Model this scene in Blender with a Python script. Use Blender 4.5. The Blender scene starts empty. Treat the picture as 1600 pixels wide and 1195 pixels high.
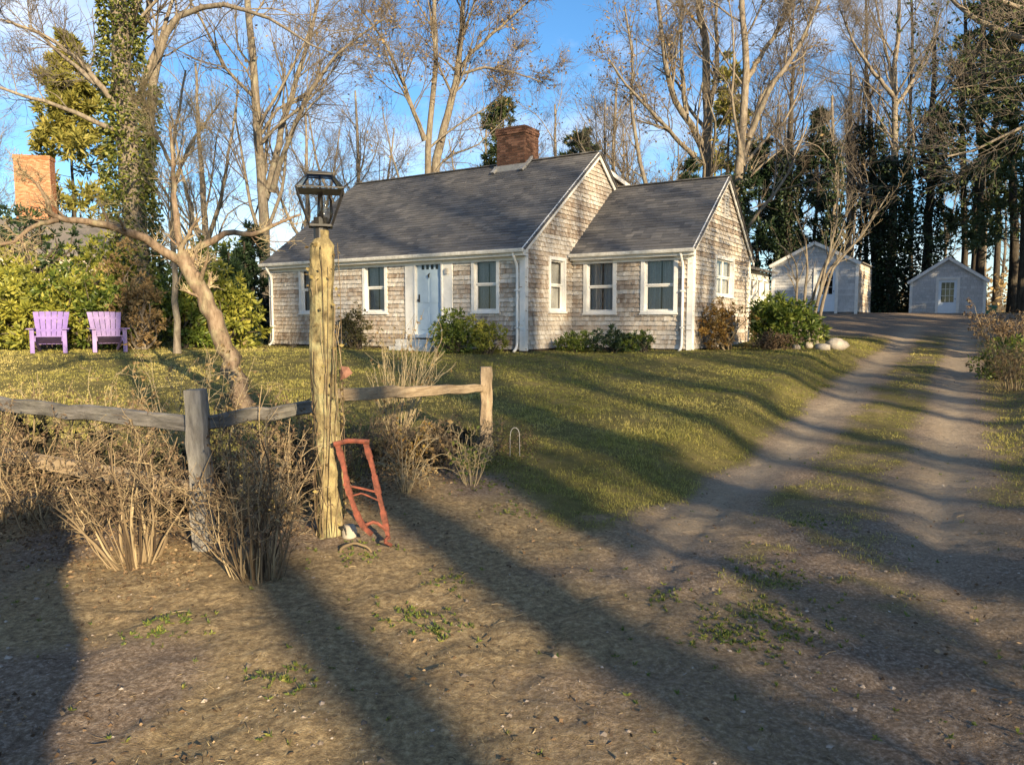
import bpy, math, random
import numpy as np
from mathutils import Vector

# ------------------------------------------------------------------ camera, sky, sun, exposure
SC = bpy.context.scene
COL = SC.collection
CAMZ, PITCH, F, CX, CY = 1.6, math.radians(4.83), 1155.0, 800.0, 597.5
cam = bpy.data.cameras.new('camera')
cam.sensor_width = 36.0
cam.lens = 36.0 * F / 1600.0
cam.clip_start, cam.clip_end = 0.05, 3000
camo = bpy.data.objects.new('camera', cam)
COL.objects.link(camo)
camo.location = (0, 0, CAMZ)
camo.rotation_euler = (math.pi / 2 - PITCH, 0, 0)
SC.camera = camo

SUN_AZ = math.atan2(0.47, -0.88)          # clockwise from +Y, direction towards the sun
SUN_EL = math.radians(16.5)
world = bpy.data.worlds.new('World')
SC.world = world
world.use_nodes = True
wn, wl = world.node_tree.nodes, world.node_tree.links
wn.clear()
w_out = wn.new('ShaderNodeOutputWorld')
w_bg = wn.new('ShaderNodeBackground')
w_sky = wn.new('ShaderNodeTexSky')
w_sky.sky_type = 'NISHITA'
w_sky.sun_disc = False
w_sky.sun_elevation = SUN_EL
w_sky.sun_rotation = SUN_AZ
w_sky.altitude = 0
w_sky.air_density = 1.0
w_sky.dust_density = 0.15
w_sky.ozone_density = 3.5
w_bg.inputs['Strength'].default_value = 0.088
# soft broken cloud, the same all round the sky
w_tc = wn.new('ShaderNodeTexCoord')
w_map = wn.new('ShaderNodeMapping')
w_map.inputs['Scale'].default_value = (1.0, 1.0, 2.6)
w_noi = wn.new('ShaderNodeTexNoise')
w_noi.inputs['Scale'].default_value = 2.7
w_noi.inputs['Detail'].default_value = 7
w_noi.inputs['Roughness'].default_value = 0.6
w_ramp = wn.new('ShaderNodeValToRGB')
w_ramp.color_ramp.elements[0].position = 0.46
w_ramp.color_ramp.elements[0].color = (0, 0, 0, 1)
w_ramp.color_ramp.elements[1].position = 0.72
w_ramp.color_ramp.elements[1].color = (0.75, 0.75, 0.75, 1)
w_mix = wn.new('ShaderNodeMix')
w_mix.data_type = 'RGBA'
w_mix.inputs[7].default_value = (5.6, 5.8, 6.3, 1)
wl.new(w_tc.outputs['Generated'], w_map.inputs['Vector'])
wl.new(w_map.outputs['Vector'], w_noi.inputs['Vector'])
wl.new(w_noi.outputs['Fac'], w_ramp.inputs['Fac'])
wl.new(w_ramp.outputs['Color'], w_mix.inputs[0])
w_hs = wn.new('ShaderNodeHueSaturation')
w_hs.inputs['Saturation'].default_value = 1.15
wl.new(w_sky.outputs['Color'], w_hs.inputs['Color'])
wl.new(w_hs.outputs['Color'], w_mix.inputs[6])
wl.new(w_mix.outputs[2], w_bg.inputs['Color'])
wl.new(w_bg.outputs['Background'], w_out.inputs['Surface'])

sun = bpy.data.lights.new('sun', 'SUN')
sun.energy = 5.0
sun.angle = math.radians(0.55)
sun.color = (1.0, 0.79, 0.50)
suno = bpy.data.objects.new('sun', sun)
COL.objects.link(suno)
SD = Vector((math.sin(SUN_AZ) * math.cos(SUN_EL), math.cos(SUN_AZ) * math.cos(SUN_EL), math.sin(SUN_EL)))
suno.rotation_euler = (-SD).to_track_quat('-Z', 'Y').to_euler()
suno.location = (10, -20, 20)

SC.view_settings.view_transform = 'Standard'
SC.view_settings.look = 'None'
SC.view_settings.exposure = 1.33
SC.view_settings.gamma = 1.0
SC.view_settings.use_curve_mapping = False
SC.render.engine = 'CYCLES'
SC.cycles.max_bounces = 6
SC.cycles.transparent_max_bounces = 12

# ------------------------------------------------------------------ helpers
RNG = np.random.default_rng(7)
random.seed(7)


def ray(px, py):
    cx, cy = (px - CX) / F, (CY - py) / F
    cp, sp = math.cos(PITCH), math.sin(PITCH)
    return np.array((cx, cp + cy * sp, -sp + cy * cp))


def P(px, py, Y):
    d = ray(px, py)
    return np.array((0, 0, CAMZ)) + d * (Y / d[1])


def ss(t):
    t = np.clip(t, 0, 1)
    return t * t * (3 - 2 * t)


_LAT = np.random.default_rng(3).random((64, 64))


def vn(x, y, s, o=0.0):
    x = np.asarray(x, float) / s + o * 7.31
    y = np.asarray(y, float) / s + o * 3.17
    i, j = np.floor(x).astype(int), np.floor(y).astype(int)
    a, b = ss(x - i), ss(y - j)
    q = lambda m, n: _LAT[(i + m) % 64, (j + n) % 64]
    return (q(0, 0) * (1 - a) + q(1, 0) * a) * (1 - b) + (q(0, 1) * (1 - a) + q(1, 1) * a) * b


_ty = np.arange(-90, 460, 0.25)


def _prof(pts):
    v = np.interp(_ty, [p[0] for p in pts], [p[1] for p in pts])
    k = np.ones(9) / 9
    return np.convolve(np.pad(v, 4, mode='edge'), k, mode='valid')


_LP = _prof([(-90, 0), (5.5, 0), (9, .2), (17.5, .83), (24, .8), (30, 1.05), (60, 2.2), (120, 4), (460, 10)])
_RP = _prof([(-90, 0), (5.5, 0), (9, .2), (18, .85), (25, 1.05), (30, 1.45), (36, 1.95), (41, 1.9), (60, 2.6), (120, 4), (460, 10)])


def drive_w(x, y):
    y = np.asarray(y, float)
    xc = np.where(y > 6.5, 1.86 + .62 * (y - 5), np.where(y > 4.5, 1.86 + .62 * 1.5 + .38 * (y - 6.5) + .06 * (y - 4.5) ** 2 - .24 + .0, 1.86 + .93 - .76 - .24 + .38 * (y - 4.5)))
    return 0.85 * (x - xc)


def g(x, y, fine=True):
    x = np.asarray(x, float)
    y = np.asarray(y, float)
    a, b = np.interp(y, _ty, _LP), np.interp(y, _ty, _RP)
    t = ss((x - 3) / 6)
    z = a * (1 - t) + b * t
    w0 = drive_w(x, y)
    w = w0 + (vn(x, y, 1.3, 5) - .5) * .35
    fade = ss((y - 5) / 4) * (1 - ss((y - 21) / 6))
    sink = ss((w + 2.05) / 0.85) * (1 - ss((w - 1.5) / 1.0))
    z = z - 0.25 * sink * fade
    f2 = ss((y - 2.5) / 3) * (1 - ss((y - 24) / 4))
    z = z - 0.032 * np.exp(-((np.abs(w) - .85) / .24) ** 2) * f2
    for o_, d_ in ((-1.08, .018), (-.72, .016), (.86, .012)):
        z = z - d_ * np.exp(-((w0 - o_) / .07) ** 2) * ss((y - 2.7) / .8) * (1 - ss((y - 6.5) / 2))
    if fine:
        near = 1 - ss((y - 6) / 3)
        drv = np.exp(-(w0 / 1.5) ** 4) * ss((y - 6) / 3)
        z = z + ((vn(x, y, .085, 4) - .5) * .013 + (vn(x, y, .055, 6) - .5) * .012 + np.maximum(vn(x, y, .11, 7) - .72, 0) * .03) * near
        z = z + (vn(x, y, 1.4, 1) - .5) * .06 * (1 - .6 * drv) + (vn(x, y, .38, 2) - .5) * .022 + (vn(x, y, .16, 3) - .5) * .026
    return z


def gz(x, y):
    return float(g(np.array([x]), np.array([y]))[0])


def gp(px, py):
    d = ray(px, py)
    lo = 1.5
    for Y in np.arange(1.5, 90, 0.05):
        p = np.array((0, 0, CAMZ)) + d * (Y / d[1])
        if p[2] <= float(g(p[0], p[1], False)):
            return p
    return np.array((0, 0, CAMZ)) + d * (60 / d[1])


def grassmask(x, y):
    x = np.asarray(x, float)
    y = np.asarray(y, float)
    n = (vn(x, y, .9, 8) - .5) * .7 + (vn(x, y, .3, 9) - .5) * .35
    w = drive_w(x, y)
    yb = np.interp(x, [-60, -30, -4.1, -2.1, -.6, .0, .35, 1.2, 2.2], [12, 10, 6.9, 6.5, 8.8, 7.3, 5.8, 5.7, 6.3])
    lawn = ss((y - yb + n * 2.2 + (vn(x, y, 2.2, 14) - .5) * 1.2) / .9 + .5) * ss((-1.22 - w + n * .35) / .25 + .5)
    yard = ss((y - 24) / 2) * ss((x - 9) / 3) * (1 - ss((y - 40) / 3))
    lawn = lawn * (1 - yard)
    mid = ss((.52 - np.abs(w + n * .4)) / .22) * ss((y - 5.6 + n * 2) / 1.2) * (1 - ss((y - 24) / 3)) * .9 * (.45 + .55 * ss((vn(x, y, .35, 15) - .22) / .35))
    pat = ss((.6 - np.abs(w - .1)) / .35) * ss((vn(x, y, .22, 12) - .40) / .4) * ss((y - 3.4) / .5) * (1 - ss((y - 6.8) / 1)) * .5
    verge = ss((w - 1.2 + n * .4) / .3) * ss((y - 6.0 + n * 2) / 1.5) * .6 * (1 - yard)
    return np.clip(np.maximum(np.maximum(lawn, mid), np.maximum(pat, verge)), 0, 1)


def strawmask(x, y):
    return np.clip(ss((vn(x, y, .7, 50) - .3) / .35) * (1 - .75 * ss((x - .2) / 1.2)) * (1 - ss((y - 9) / 3)) * ss((y + 3) / 3), 0, 1)


def trackmask(x, y):
    w = drive_w(x, y) + (vn(x, y, 1.3, 5) - .5) * .25
    t = np.exp(-((np.abs(w) - .85) / .36) ** 2) * ss((y - 3.5) / 3) * (1 - ss((y - 26) / 6))
    return np.clip(t, 0, 1)


# ---- mesh building
def mesh_arrays(name, V, Fs, rnd=None, smooth=False, vattrs=None):
    """V (n,3); Fs (m,k) with one k"""
    me = bpy.data.meshes.new(name)
    V = np.ascontiguousarray(V, np.float32)
    Fs = np.ascontiguousarray(Fs, np.int32)
    m, k = Fs.shape
    me.vertices.add(len(V))
    me.vertices.foreach_set('co', V.ravel())
    me.loops.add(m * k)
    me.loops.foreach_set('vertex_index', Fs.ravel())
    me.polygons.add(m)
    me.polygons.foreach_set('loop_start', np.arange(0, m * k, k, dtype=np.int32))
    me.update(calc_edges=True)
    me.polygons.foreach_set('use_smooth', np.full(m, smooth, dtype=bool))
    if rnd is not None:
        a = me.attributes.new('rnd', 'FLOAT', 'FACE')
        a.data.foreach_set('value', np.ascontiguousarray(rnd, np.float32))
    for kx, vx in (vattrs or {}).items():
        a = me.attributes.new(kx, 'FLOAT', 'POINT')
        a.data.foreach_set('value', np.ascontiguousarray(vx, np.float32))
    me.validate()
    return me


class MB:
    def __init__(s):
        s.v, s.f, s.r = [], [], []

    def add(s, vs, fs, r=0.5):
        b = len(s.v)
        s.v += [tuple(map(float, q)) for q in vs]
        s.f += [tuple(b + i for i in q) for q in fs]
        s.r += [r] * len(fs)
        return s

    def hexa(s, p, r=0.5):      # p: bottom 4 ccw, top 4 ccw
        return s.add(p, [(3, 2, 1, 0), (4, 5, 6, 7), (0, 1, 5, 4), (1, 2, 6, 5), (2, 3, 7, 6), (3, 0, 4, 7)], r)

    def box(s, x0, x1, y0, y1, z0, z1, r=0.5):
        return s.hexa([(x0, y0, z0), (x1, y0, z0), (x1, y1, z0), (x0, y1, z0), (x0, y0, z1), (x1, y0, z1), (x1, y1, z1), (x0, y1, z1)], r)

    def bar(s, a, b, w, h=None, up=(0, 0, 1), r=0.5):
        a, b = np.array(a, float), np.array(b, float)
        h = h or w
        t = b - a
        t = t / np.linalg.norm(t)
        u = np.cross(t, up)
        if np.linalg.norm(u) < 1e-4:
            u = np.cross(t, (1, 0, 0))
        u = u / np.linalg.norm(u)
        q = np.cross(u, t)
        c = [-u * w / 2 - q * h / 2, u * w / 2 - q * h / 2, u * w / 2 + q * h / 2, -u * w / 2 + q * h / 2]
        return s.hexa([a + k for k in c] + [b + k for k in c], r)

    def tube(s, pts, rad, n=8, r=0.5, cap=True):
        pts = np.array(pts, float)
        rad = np.broadcast_to(np.array(rad, float), (len(pts),))
        V, Fq = tubes(pts[None], rad[None], n)
        fs = [tuple(q) for q in Fq]
        if cap:
            fs.append(tuple(range(n))[::-1])
            fs.append(tuple(range(len(V) - n, len(V))))
        return s.add(V, fs, r)

    def build(s, name, mat, parent=None, smooth=False, bevel=0, **props):
        me = bpy.data.meshes.new(name)
        me.from_pydata(s.v, [], s.f)
        me.polygons.foreach_set('use_smooth', np.full(len(s.f), smooth, dtype=bool))
        a = me.attributes.new('rnd', 'FLOAT', 'FACE')
        a.data.foreach_set('value', np.array(s.r, np.float32))
        me.update()
        o = obj(name, me, mat, parent, **props)
        if bevel:
            m = o.modifiers.new('bevel', 'BEVEL')
            m.width = bevel
            m.segments = 2
            m.limit_method = 'ANGLE'
        return o


def obj(name, me, mat=None, parent=None, loc=None, **props):
    o = bpy.data.objects.new(name, me)
    COL.objects.link(o)
    if mat is not None and me is not None:
        me.materials.append(mat)
    if parent is not None:
        o.parent = parent
    if loc is not None:
        o.location = loc
    for k, v in props.items():
        o[k] = v
    return o


def thing(name, label, cat, loc=(0, 0, 0), rz=0.0, group=None):
    o = obj(name, None, None, None, loc, label=label, category=cat)
    o.rotation_euler = (0, 0, rz)
    if group:
        o['group'] = group
    return o


def copy_tree(o, parent=None, label=None):
    c = o.copy()
    COL.objects.link(c)
    c.parent = parent
    if label:
        c['label'] = label
    for ch in list(o.children):
        copy_tree(ch, c)
    return c


def norm(a):
    return a / np.maximum(np.linalg.norm(a, axis=-1, keepdims=True), 1e-9)


def tubes(Pl, R, S):
    """Pl (N,K,3) polylines, R (N,K) radii"""
    N, K, _ = Pl.shape
    T = norm(np.gradient(Pl, axis=1))
    ref = np.zeros((N, 1, 3))
    m = T.mean(axis=1)
    ax = np.abs(m).argmin(axis=1)
    ref[np.arange(N), 0, ax] = 1
    U = norm(np.cross(T, np.broadcast_to(ref, T.shape)))
    W = np.cross(T, U)
    a = np.arange(S) * 2 * np.pi / S
    V = Pl[:, :, None, :] + R[:, :, None, None] * (U[:, :, None, :] * np.cos(a)[:, None] + W[:, :, None, :] * np.sin(a)[:, None])
    idx = np.arange(N * K * S).reshape(N, K, S)
    i0, i1 = idx[:, :-1], idx[:, 1:]
    Q = np.stack([i0, np.roll(i0, -1, 2), np.roll(i1, -1, 2), i1], -1).reshape(-1, 4)
    return V.reshape(-1, 3), Q


def resample(pts, K):
    pts = np.array(pts, float)
    d = np.r_[0, np.cumsum(np.linalg.norm(np.diff(pts, axis=0), axis=1))]
    # catmull style smoothing: dense linear then moving average
    t = np.linspace(0, d[-1], 120)
    q = np.stack([np.interp(t, d, pts[:, i]) for i in range(pts.shape[1])], 1)
    k = 13
    qq = np.pad(q, ((k // 2, k // 2), (0, 0)), mode='reflect', reflect_type='odd')
    q = np.stack([np.convolve(qq[:, i], np.ones(k) / k, 'valid') for i in range(pts.shape[1])], 1)
    s = np.linspace(0, 119, K)
    return np.stack([np.interp(s, np.arange(120), q[:, i]) for i in range(pts.shape[1])], 1)


def spawn(Pl, R, rng, n, t0=.3, t1=1., lr=.5, ang=(.5, .9), up=.1, K=5, rr=.6, wig=.15, tip=.3, minr=.002, taper=.5, lmin=0., absl=None):
    N, KP, _ = Pl.shape
    idx = np.repeat(np.arange(N), n)
    M = len(idx)
    t = rng.uniform(t0, t1, M)
    f = t * (KP - 1)
    i = np.minimum(f.astype(int), KP - 2)
    a = (f - i)[:, None]
    pos = Pl[idx, i] * (1 - a) + Pl[idx, i + 1] * a
    rad = R[idx, i] * (1 - a[:, 0]) + R[idx, i + 1] * a[:, 0]
    tan = norm(Pl[idx, i + 1] - Pl[idx, i])
    plen = np.linalg.norm(np.diff(Pl, axis=1), axis=2).sum(1)[idx]
    rv = rng.normal(size=(M, 3))
    perp = norm(rv - tan * (rv * tan).sum(1, keepdims=True))
    an = rng.uniform(ang[0], ang[1], M)[:, None]
    d = norm(tan * np.cos(an) + perp * np.sin(an))
    L = plen * lr * (1 - taper * t) * rng.uniform(.55, 1.2, M)
    if absl is not None:
        L = rng.uniform(absl[0], absl[1], M)
    L = np.maximum(L, lmin)
    step = (L / (K - 1))[:, None]
    pts = [pos]
    for _ in range(K - 1):
        d = norm(d + rng.normal(size=(M, 3)) * wig + np.array((0, 0, up)))
        pts.append(pts[-1] + d * step)
    C = np.stack(pts, 1)
    r0 = np.maximum(rad * rr * rng.uniform(.7, 1.1, M), minr)
    CR = r0[:, None] * np.linspace(1, tip, K)[None]
    return C, np.maximum(CR, minr * .7)


def leafquads(pos, d, L, W, rng, fold=.15):
    N = len(pos)
    L = np.broadcast_to(L, (N,))[:, None]
    W = np.broadcast_to(W, (N,))[:, None]
    rv = rng.normal(size=(N, 3))
    s = norm(np.cross(d, rv))
    nn = np.cross(d, s)
    v = np.stack([pos, pos + d * L * .5 + s * W * .5 + nn * W * fold, pos + d * L, pos + d * L * .5 - s * W * .5 + nn * W * fold], 1)
    return v.reshape(-1, 3), np.arange(4 * N).reshape(N, 4)


def randdir(n, rng, up=0.):
    d = rng.normal(size=(n, 3))
    d = norm(d)
    d[:, 2] += up
    return norm(d)


def joinmesh(parts):
    V, Q, o = [], [], 0
    for v, q in parts:
        V.append(v)
        Q.append(q + o)
        o += len(v)
    return np.concatenate(V), np.concatenate(Q)


# ------------------------------------------------------------------ materials
class NT:
    def __init__(s, name):
        s.m = bpy.data.materials.new(name)
        s.m.use_nodes = True
        s.n, s.l = s.m.node_tree.nodes, s.m.node_tree.links
        s.b = s.n['Principled BSDF']

    def new(s, t, **k):
        q = s.n.new(t)
        for a, v in k.items():
            setattr(q, a, v)
        return q

    def inp(s, node, key, v):
        if isinstance(v, bpy.types.NodeSocket):
            s.l.new(v, node.inputs[key])
        else:
            node.inputs[key].default_value = v

    def coord(s, kind='Object', scale=(1, 1, 1)):
        t = s.new('ShaderNodeTexCoord')
        mp = s.new('ShaderNodeMapping')
        mp.inputs['Scale'].default_value = scale
        s.l.new(t.outputs[kind], mp.inputs['Vector'])
        return mp.outputs['Vector']

    def pos(s, scale=(1, 1, 1)):
        t = s.new('ShaderNodeNewGeometry')
        mp = s.new('ShaderNodeMapping')
        mp.inputs['Scale'].default_value = scale
        s.l.new(t.outputs['Position'], mp.inputs['Vector'])
        return mp.outputs['Vector']

    def noise(s, vec, scale, detail=4, rough=.55):
        q = s.new('ShaderNodeTexNoise')
        s.l.new(vec, q.inputs['Vector'])
        q.inputs['Scale'].default_value = scale
        q.inputs['Detail'].default_value = detail
        q.inputs['Roughness'].default_value = rough
        return q.outputs['Fac']

    def attr(s, name):
        q = s.new('ShaderNodeAttribute')
        q.attribute_name = name
        return q.outputs['Fac']

    def ramp(s, fac, stops):
        q = s.new('ShaderNodeValToRGB')
        e = q.color_ramp.elements
        while len(e) < len(stops):
            e.new(.5)
        for k, (p, c) in zip(e, stops):
            k.position = p
            k.color = (*c, 1) if len(c) == 3 else c
        s.l.new(fac, q.inputs['Fac'])
        return q.outputs['Color']

    def mix(s, fac, a, b, blend='MIX'):
        q = s.new('ShaderNodeMix', data_type='RGBA', blend_type=blend)
        s.inp(q, 0, fac)
        s.inp(q, 6, a if isinstance(a, bpy.types.NodeSocket) else (*a, 1))
        s.inp(q, 7, b if isinstance(b, bpy.types.NodeSocket) else (*b, 1))
        return q.outputs[2]

    def math(s, op, a, b=0.):
        q = s.new('ShaderNodeMath', operation=op)
        s.inp(q, 0, a)
        s.inp(q, 1, b)
        return q.outputs[0]

    def bump(s, h, strength=.3, dist=.02):
        q = s.new('ShaderNodeBump')
        q.inputs['Strength'].default_value = strength
        q.inputs['Distance'].default_value = dist
        s.l.new(h, q.inputs['Height'])
        s.l.new(q.outputs['Normal'], s.b.inputs['Normal'])

    def done(s, col=None, rough=.8, spec=.3, metal=0.):
        if col is not None:
            s.inp(s.b, 'Base Color', col if isinstance(col, bpy.types.NodeSocket) else (*col, 1))
        s.inp(s.b, 'Roughness', rough)
        s.inp(s.b, 'Specular IOR Level', spec)
        s.inp(s.b, 'Metallic', metal)
        return s.m


def m_simple(name, a, b, scale=6., rough=.7, spec=.3, metal=0., bump=.15, bd=.01, stretch=(1, 1, 1)):
    t = NT(name)
    v = t.coord('Object', stretch)
    n = t.noise(v, scale, 6, .65)
    c = t.ramp(n, [(.3, a), (.7, b)])
    if bump:
        t.bump(t.noise(v, scale * 4, 4, .6), bump, bd)
    return t.done(c, rough, spec, metal)


def m_rnd(name, stops, rough=.8, spec=.2, noise=(3., .35), trans=0., bump=0., gloss=None):
    """per-face random attribute drives the ramp, with a large noise on top"""
    t = NT(name)
    r = t.attr('rnd')
    v = t.pos()
    n = t.noise(v, noise[0], 3)
    f = t.math('ADD', t.math('MULTIPLY', r, 1 - noise[1]), t.math('MULTIPLY', n, noise[1]))
    c = t.ramp(f, stops)
    if bump:
        t.bump(t.noise(t.pos((1, 1, 5)), 30, 4), bump, .01)
    t.done(c, rough, spec)
    if trans:
        tr = t.new('ShaderNodeBsdfTranslucent')
        t.l.new(c, tr.inputs['Color'])
        mx = t.new('ShaderNodeMixShader')
        mx.inputs[0].default_value = trans
        t.l.new(t.b.outputs[0], mx.inputs[1])
        t.l.new(tr.outputs[0], mx.inputs[2])
        t.l.new(mx.outputs[0], t.n['Material Output'].inputs['Surface'])
    return t.m


def m_earth():
    t = NT('earth')
    v = t.pos()
    big = t.noise(v, .55, 5, .6)
    mid = t.noise(v, 4.5, 6, .65)
    fin = t.noise(v, 46, 5, .7)
    dirt = t.ramp(mid, [(.28, (.10, .068, .042)), (.5, (.21, .15, .095)), (.72, (.33, .25, .165))])
    dirt = t.mix(t.math('MULTIPLY', t.ramp(t.noise(v, 1.3, 6, .65), [(.48, (0, 0, 0)), (.66, (1, 1, 1))]), .6), dirt, (.095, .068, .048))
    dirt = t.mix(t.math('MULTIPLY', big, .55), dirt, (.25, .19, .135))
    dirt = t.mix(.62, dirt, t.ramp(fin, [(.34, (.06, .045, .034)), (.5, (.21, .16, .12)), (.66, (.48, .40, .32))]))
    sand = t.ramp(t.noise(v, 9, 5, .6), [(.3, (.27, .215, .15)), (.7, (.45, .37, .265))])
    sand = t.mix(.35, sand, t.ramp(fin, [(.3, (.15, .12, .09)), (.7, (.52, .44, .34))]))
    c = t.mix(t.math('MULTIPLY', t.attr('track'), .85), dirt, sand)
    gr = t.ramp(t.noise(v, 2.2, 5, .7), [(.3, (.09, .087, .027)), (.5, (.17, .148, .048)), (.7, (.27, .215, .088))])
    gr = t.mix(.4, gr, t.ramp(fin, [(.3, (.025, .03, .012)), (.7, (.2, .17, .07))]))
    st_ = t.ramp(t.noise(v, 24, 5, .75), [(.32, (.10, .07, .04)), (.52, (.31, .23, .12)), (.7, (.56, .44, .25))])
    c = t.mix(t.math('MULTIPLY', t.attr('straw'), .8), c, st_)
    c = t.mix(t.attr('grass'), c, gr)
    h = t.math('ADD', t.math('MULTIPLY', fin, .45), t.math('MULTIPLY', t.noise(v, 150, 4, .75), .6))
    h = t.math('ADD', h, t.math('MULTIPLY', t.noise(v, 11, 5, .7), 1.6))
    t.bump(h, .85, .028)
    return t.done(c, .95, .1)


def m_bark(name, a, b, c3, lichen=(.30, .31, .22), la=.25, st=(1, 1, .22)):
    t = NT(name)
    v = t.coord('Object', st)
    n = t.noise(v, 14, 6, .7)
    col = t.ramp(n, [(.3, a), (.52, b), (.75, c3)])
    ln = t.ramp(t.noise(t.coord('Object'), 3.5, 5, .7), [(.5, (0, 0, 0)), (.65, (1, 1, 1))])
    col = t.mix(t.math('MULTIPLY', ln, la), col, lichen)
    t.bump(n, .7, .03)
    return t.done(col, .9, .1)


M = {}
M['earth'] = m_earth()
M['bark'] = m_bark('bark_grey', (.075, .06, .045), (.21, .175, .135), (.34, .30, .24))
M['bark_pale'] = m_bark('bark_pale', (.07, .058, .045), (.18, .152, .118), (.29, .255, .205), la=.3)
M['bark_dark'] = m_bark('bark_dark', (.02, .017, .014), (.06, .05, .04), (.11, .095, .075), la=.1)
M['bark_apple'] = m_bark('bark_apple', (.06, .045, .032), (.20, .145, .10), (.33, .26, .19), (.34, .33, .20), .4)
M['twig'] = m_simple('twig', (.10, .085, .07), (.21, .18, .145), 1.5, .85, .1, bump=0)
M['twig_pale'] = m_simple('twig_pale', (.26, .21, .13), (.44, .36, .22), 2.5, .85, .1, bump=0)
M['twig_dark'] = m_simple('twig_dark', (.06, .05, .04), (.14, .115, .09), 1.5, .85, .1, bump=0)
M['cane'] = m_rnd('dry_cane', [(.1, (.04, .028, .02)), (.4, (.13, .096, .06)), (.7, (.27, .208, .125)), (.95, (.43, .345, .21))], .8, .15, (5., .25))
M['grass'] = m_rnd('grass_blade', [(.12, (.085, .10, .025)), (.34, (.21, .215, .055)), (.56, (.38, .345, .095)), (.82, (.60, .50, .2))], .75, .2, (.9, .45), .3)
M['straw'] = m_rnd('dry_grass_blade', [(.2, (.11, .085, .04)), (.5, (.32, .25, .125)), (.8, (.58, .47, .27))], .85, .1, (2., .3), .25)
M['weed'] = m_rnd('weed_leaf', [(.2, (.06, .10, .02)), (.6, (.14, .18, .035)), (.9, (.26, .24, .06))], .6, .3, (2., .3), .3)
M['litter'] = m_rnd('fallen_leaf', [(.1, (.05, .034, .022)), (.45, (.14, .09, .052)), (.7, (.24, .16, .09)), (.95, (.40, .30, .18))], .8, .2, (3., .2), .15)
M['pebble'] = m_rnd('pebble', [(.1, (.09, .075, .06)), (.5, (.21, .17, .135)), (.85, (.34, .29, .24)), (1., (.50, .45, .39))], .85, .2, (5., .2))
M['vine_leaf'] = m_rnd('vine_leaf', [(.1, (.07, .05, .03)), (.4, (.17, .125, .06)), (.7, (.28, .22, .085)), (.95, (.36, .30, .12))], .8, .15, (6., .35), .2)
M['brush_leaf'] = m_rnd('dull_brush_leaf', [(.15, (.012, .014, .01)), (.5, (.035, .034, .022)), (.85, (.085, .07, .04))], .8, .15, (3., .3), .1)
M['olive_leaf'] = m_rnd('olive_brown_leaf', [(.15, (.03, .035, .015)), (.5, (.09, .085, .035)), (.85, (.2, .165, .075))], .65, .3, (2., .3), .2)
M['rhodo'] = m_rnd('rhododendron_leaf', [(.2, (.035, .06, .013)), (.5, (.12, .17, .03)), (.8, (.28, .30, .055))], .45, .45, (1.2, .4), .3)
M['rhodo_y'] = m_rnd('laurel_leaf', [(.2, (.07, .09, .016)), (.5, (.24, .25, .04)), (.8, (.46, .42, .075))], .5, .4, (1.2, .4), .3)
M['dark_leaf'] = m_rnd('dark_evergreen_leaf', [(.2, (.008, .018, .009)), (.5, (.02, .042, .018)), (.8, (.05, .085, .03))], .5, .4, (1.5, .4), .15)
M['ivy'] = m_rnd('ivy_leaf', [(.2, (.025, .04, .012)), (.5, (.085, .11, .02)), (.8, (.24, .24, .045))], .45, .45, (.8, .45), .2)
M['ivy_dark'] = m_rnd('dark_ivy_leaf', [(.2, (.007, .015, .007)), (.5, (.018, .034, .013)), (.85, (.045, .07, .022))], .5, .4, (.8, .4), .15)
M['tan_leaf'] = m_rnd('tan_leaf', [(.15, (.13, .085, .04)), (.5, (.27, .185, .085)), (.85, (.42, .31, .15))], .75, .2, (2., .3), .3)
M['orange_leaf'] = m_rnd('orange_leaf', [(.15, (.16, .08, .025)), (.5, (.34, .20, .055)), (.85, (.46, .33, .10))], .7, .2, (2., .35), .3)
M['dry_leaf'] = m_rnd('withered_leaf', [(.1, (.05, .036, .026)), (.45, (.135, .092, .06)), (.75, (.24, .17, .10)), (.95, (.28, .25, .13))], .8, .15, (3., .3), .2)
M['needle'] = m_rnd('pine_needle', [(.2, (.018, .035, .014)), (.5, (.05, .075, .025)), (.8, (.13, .145, .045))], .6, .3, (.8, .4), .15)
M['needle_y'] = m_rnd('yellow_pine_needle', [(.2, (.09, .10, .02)), (.5, (.22, .21, .045)), (.8, (.34, .29, .07))], .6, .3, (.8, .4), .25)
M['shingle'] = None


def m_shingle(name, stops, streak):
    t = NT(name)
    r = t.attr('rnd')
    v = t.coord('Object')
    n = t.noise(v, .9, 4, .6)
    f = t.math('ADD', t.math('MULTIPLY', r, .62), t.math('MULTIPLY', n, .38))
    c = t.ramp(f, stops)
    g_ = t.noise(t.coord('Object', (14, 14, 1.2)), 6, 5, .7)
    c = t.mix(.5, c, t.ramp(g_, [(.3, streak[0]), (.7, streak[1])]), 'MULTIPLY')
    t.bump(g_, .35, .006)
    return t.done(c, .9, .15)


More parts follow.
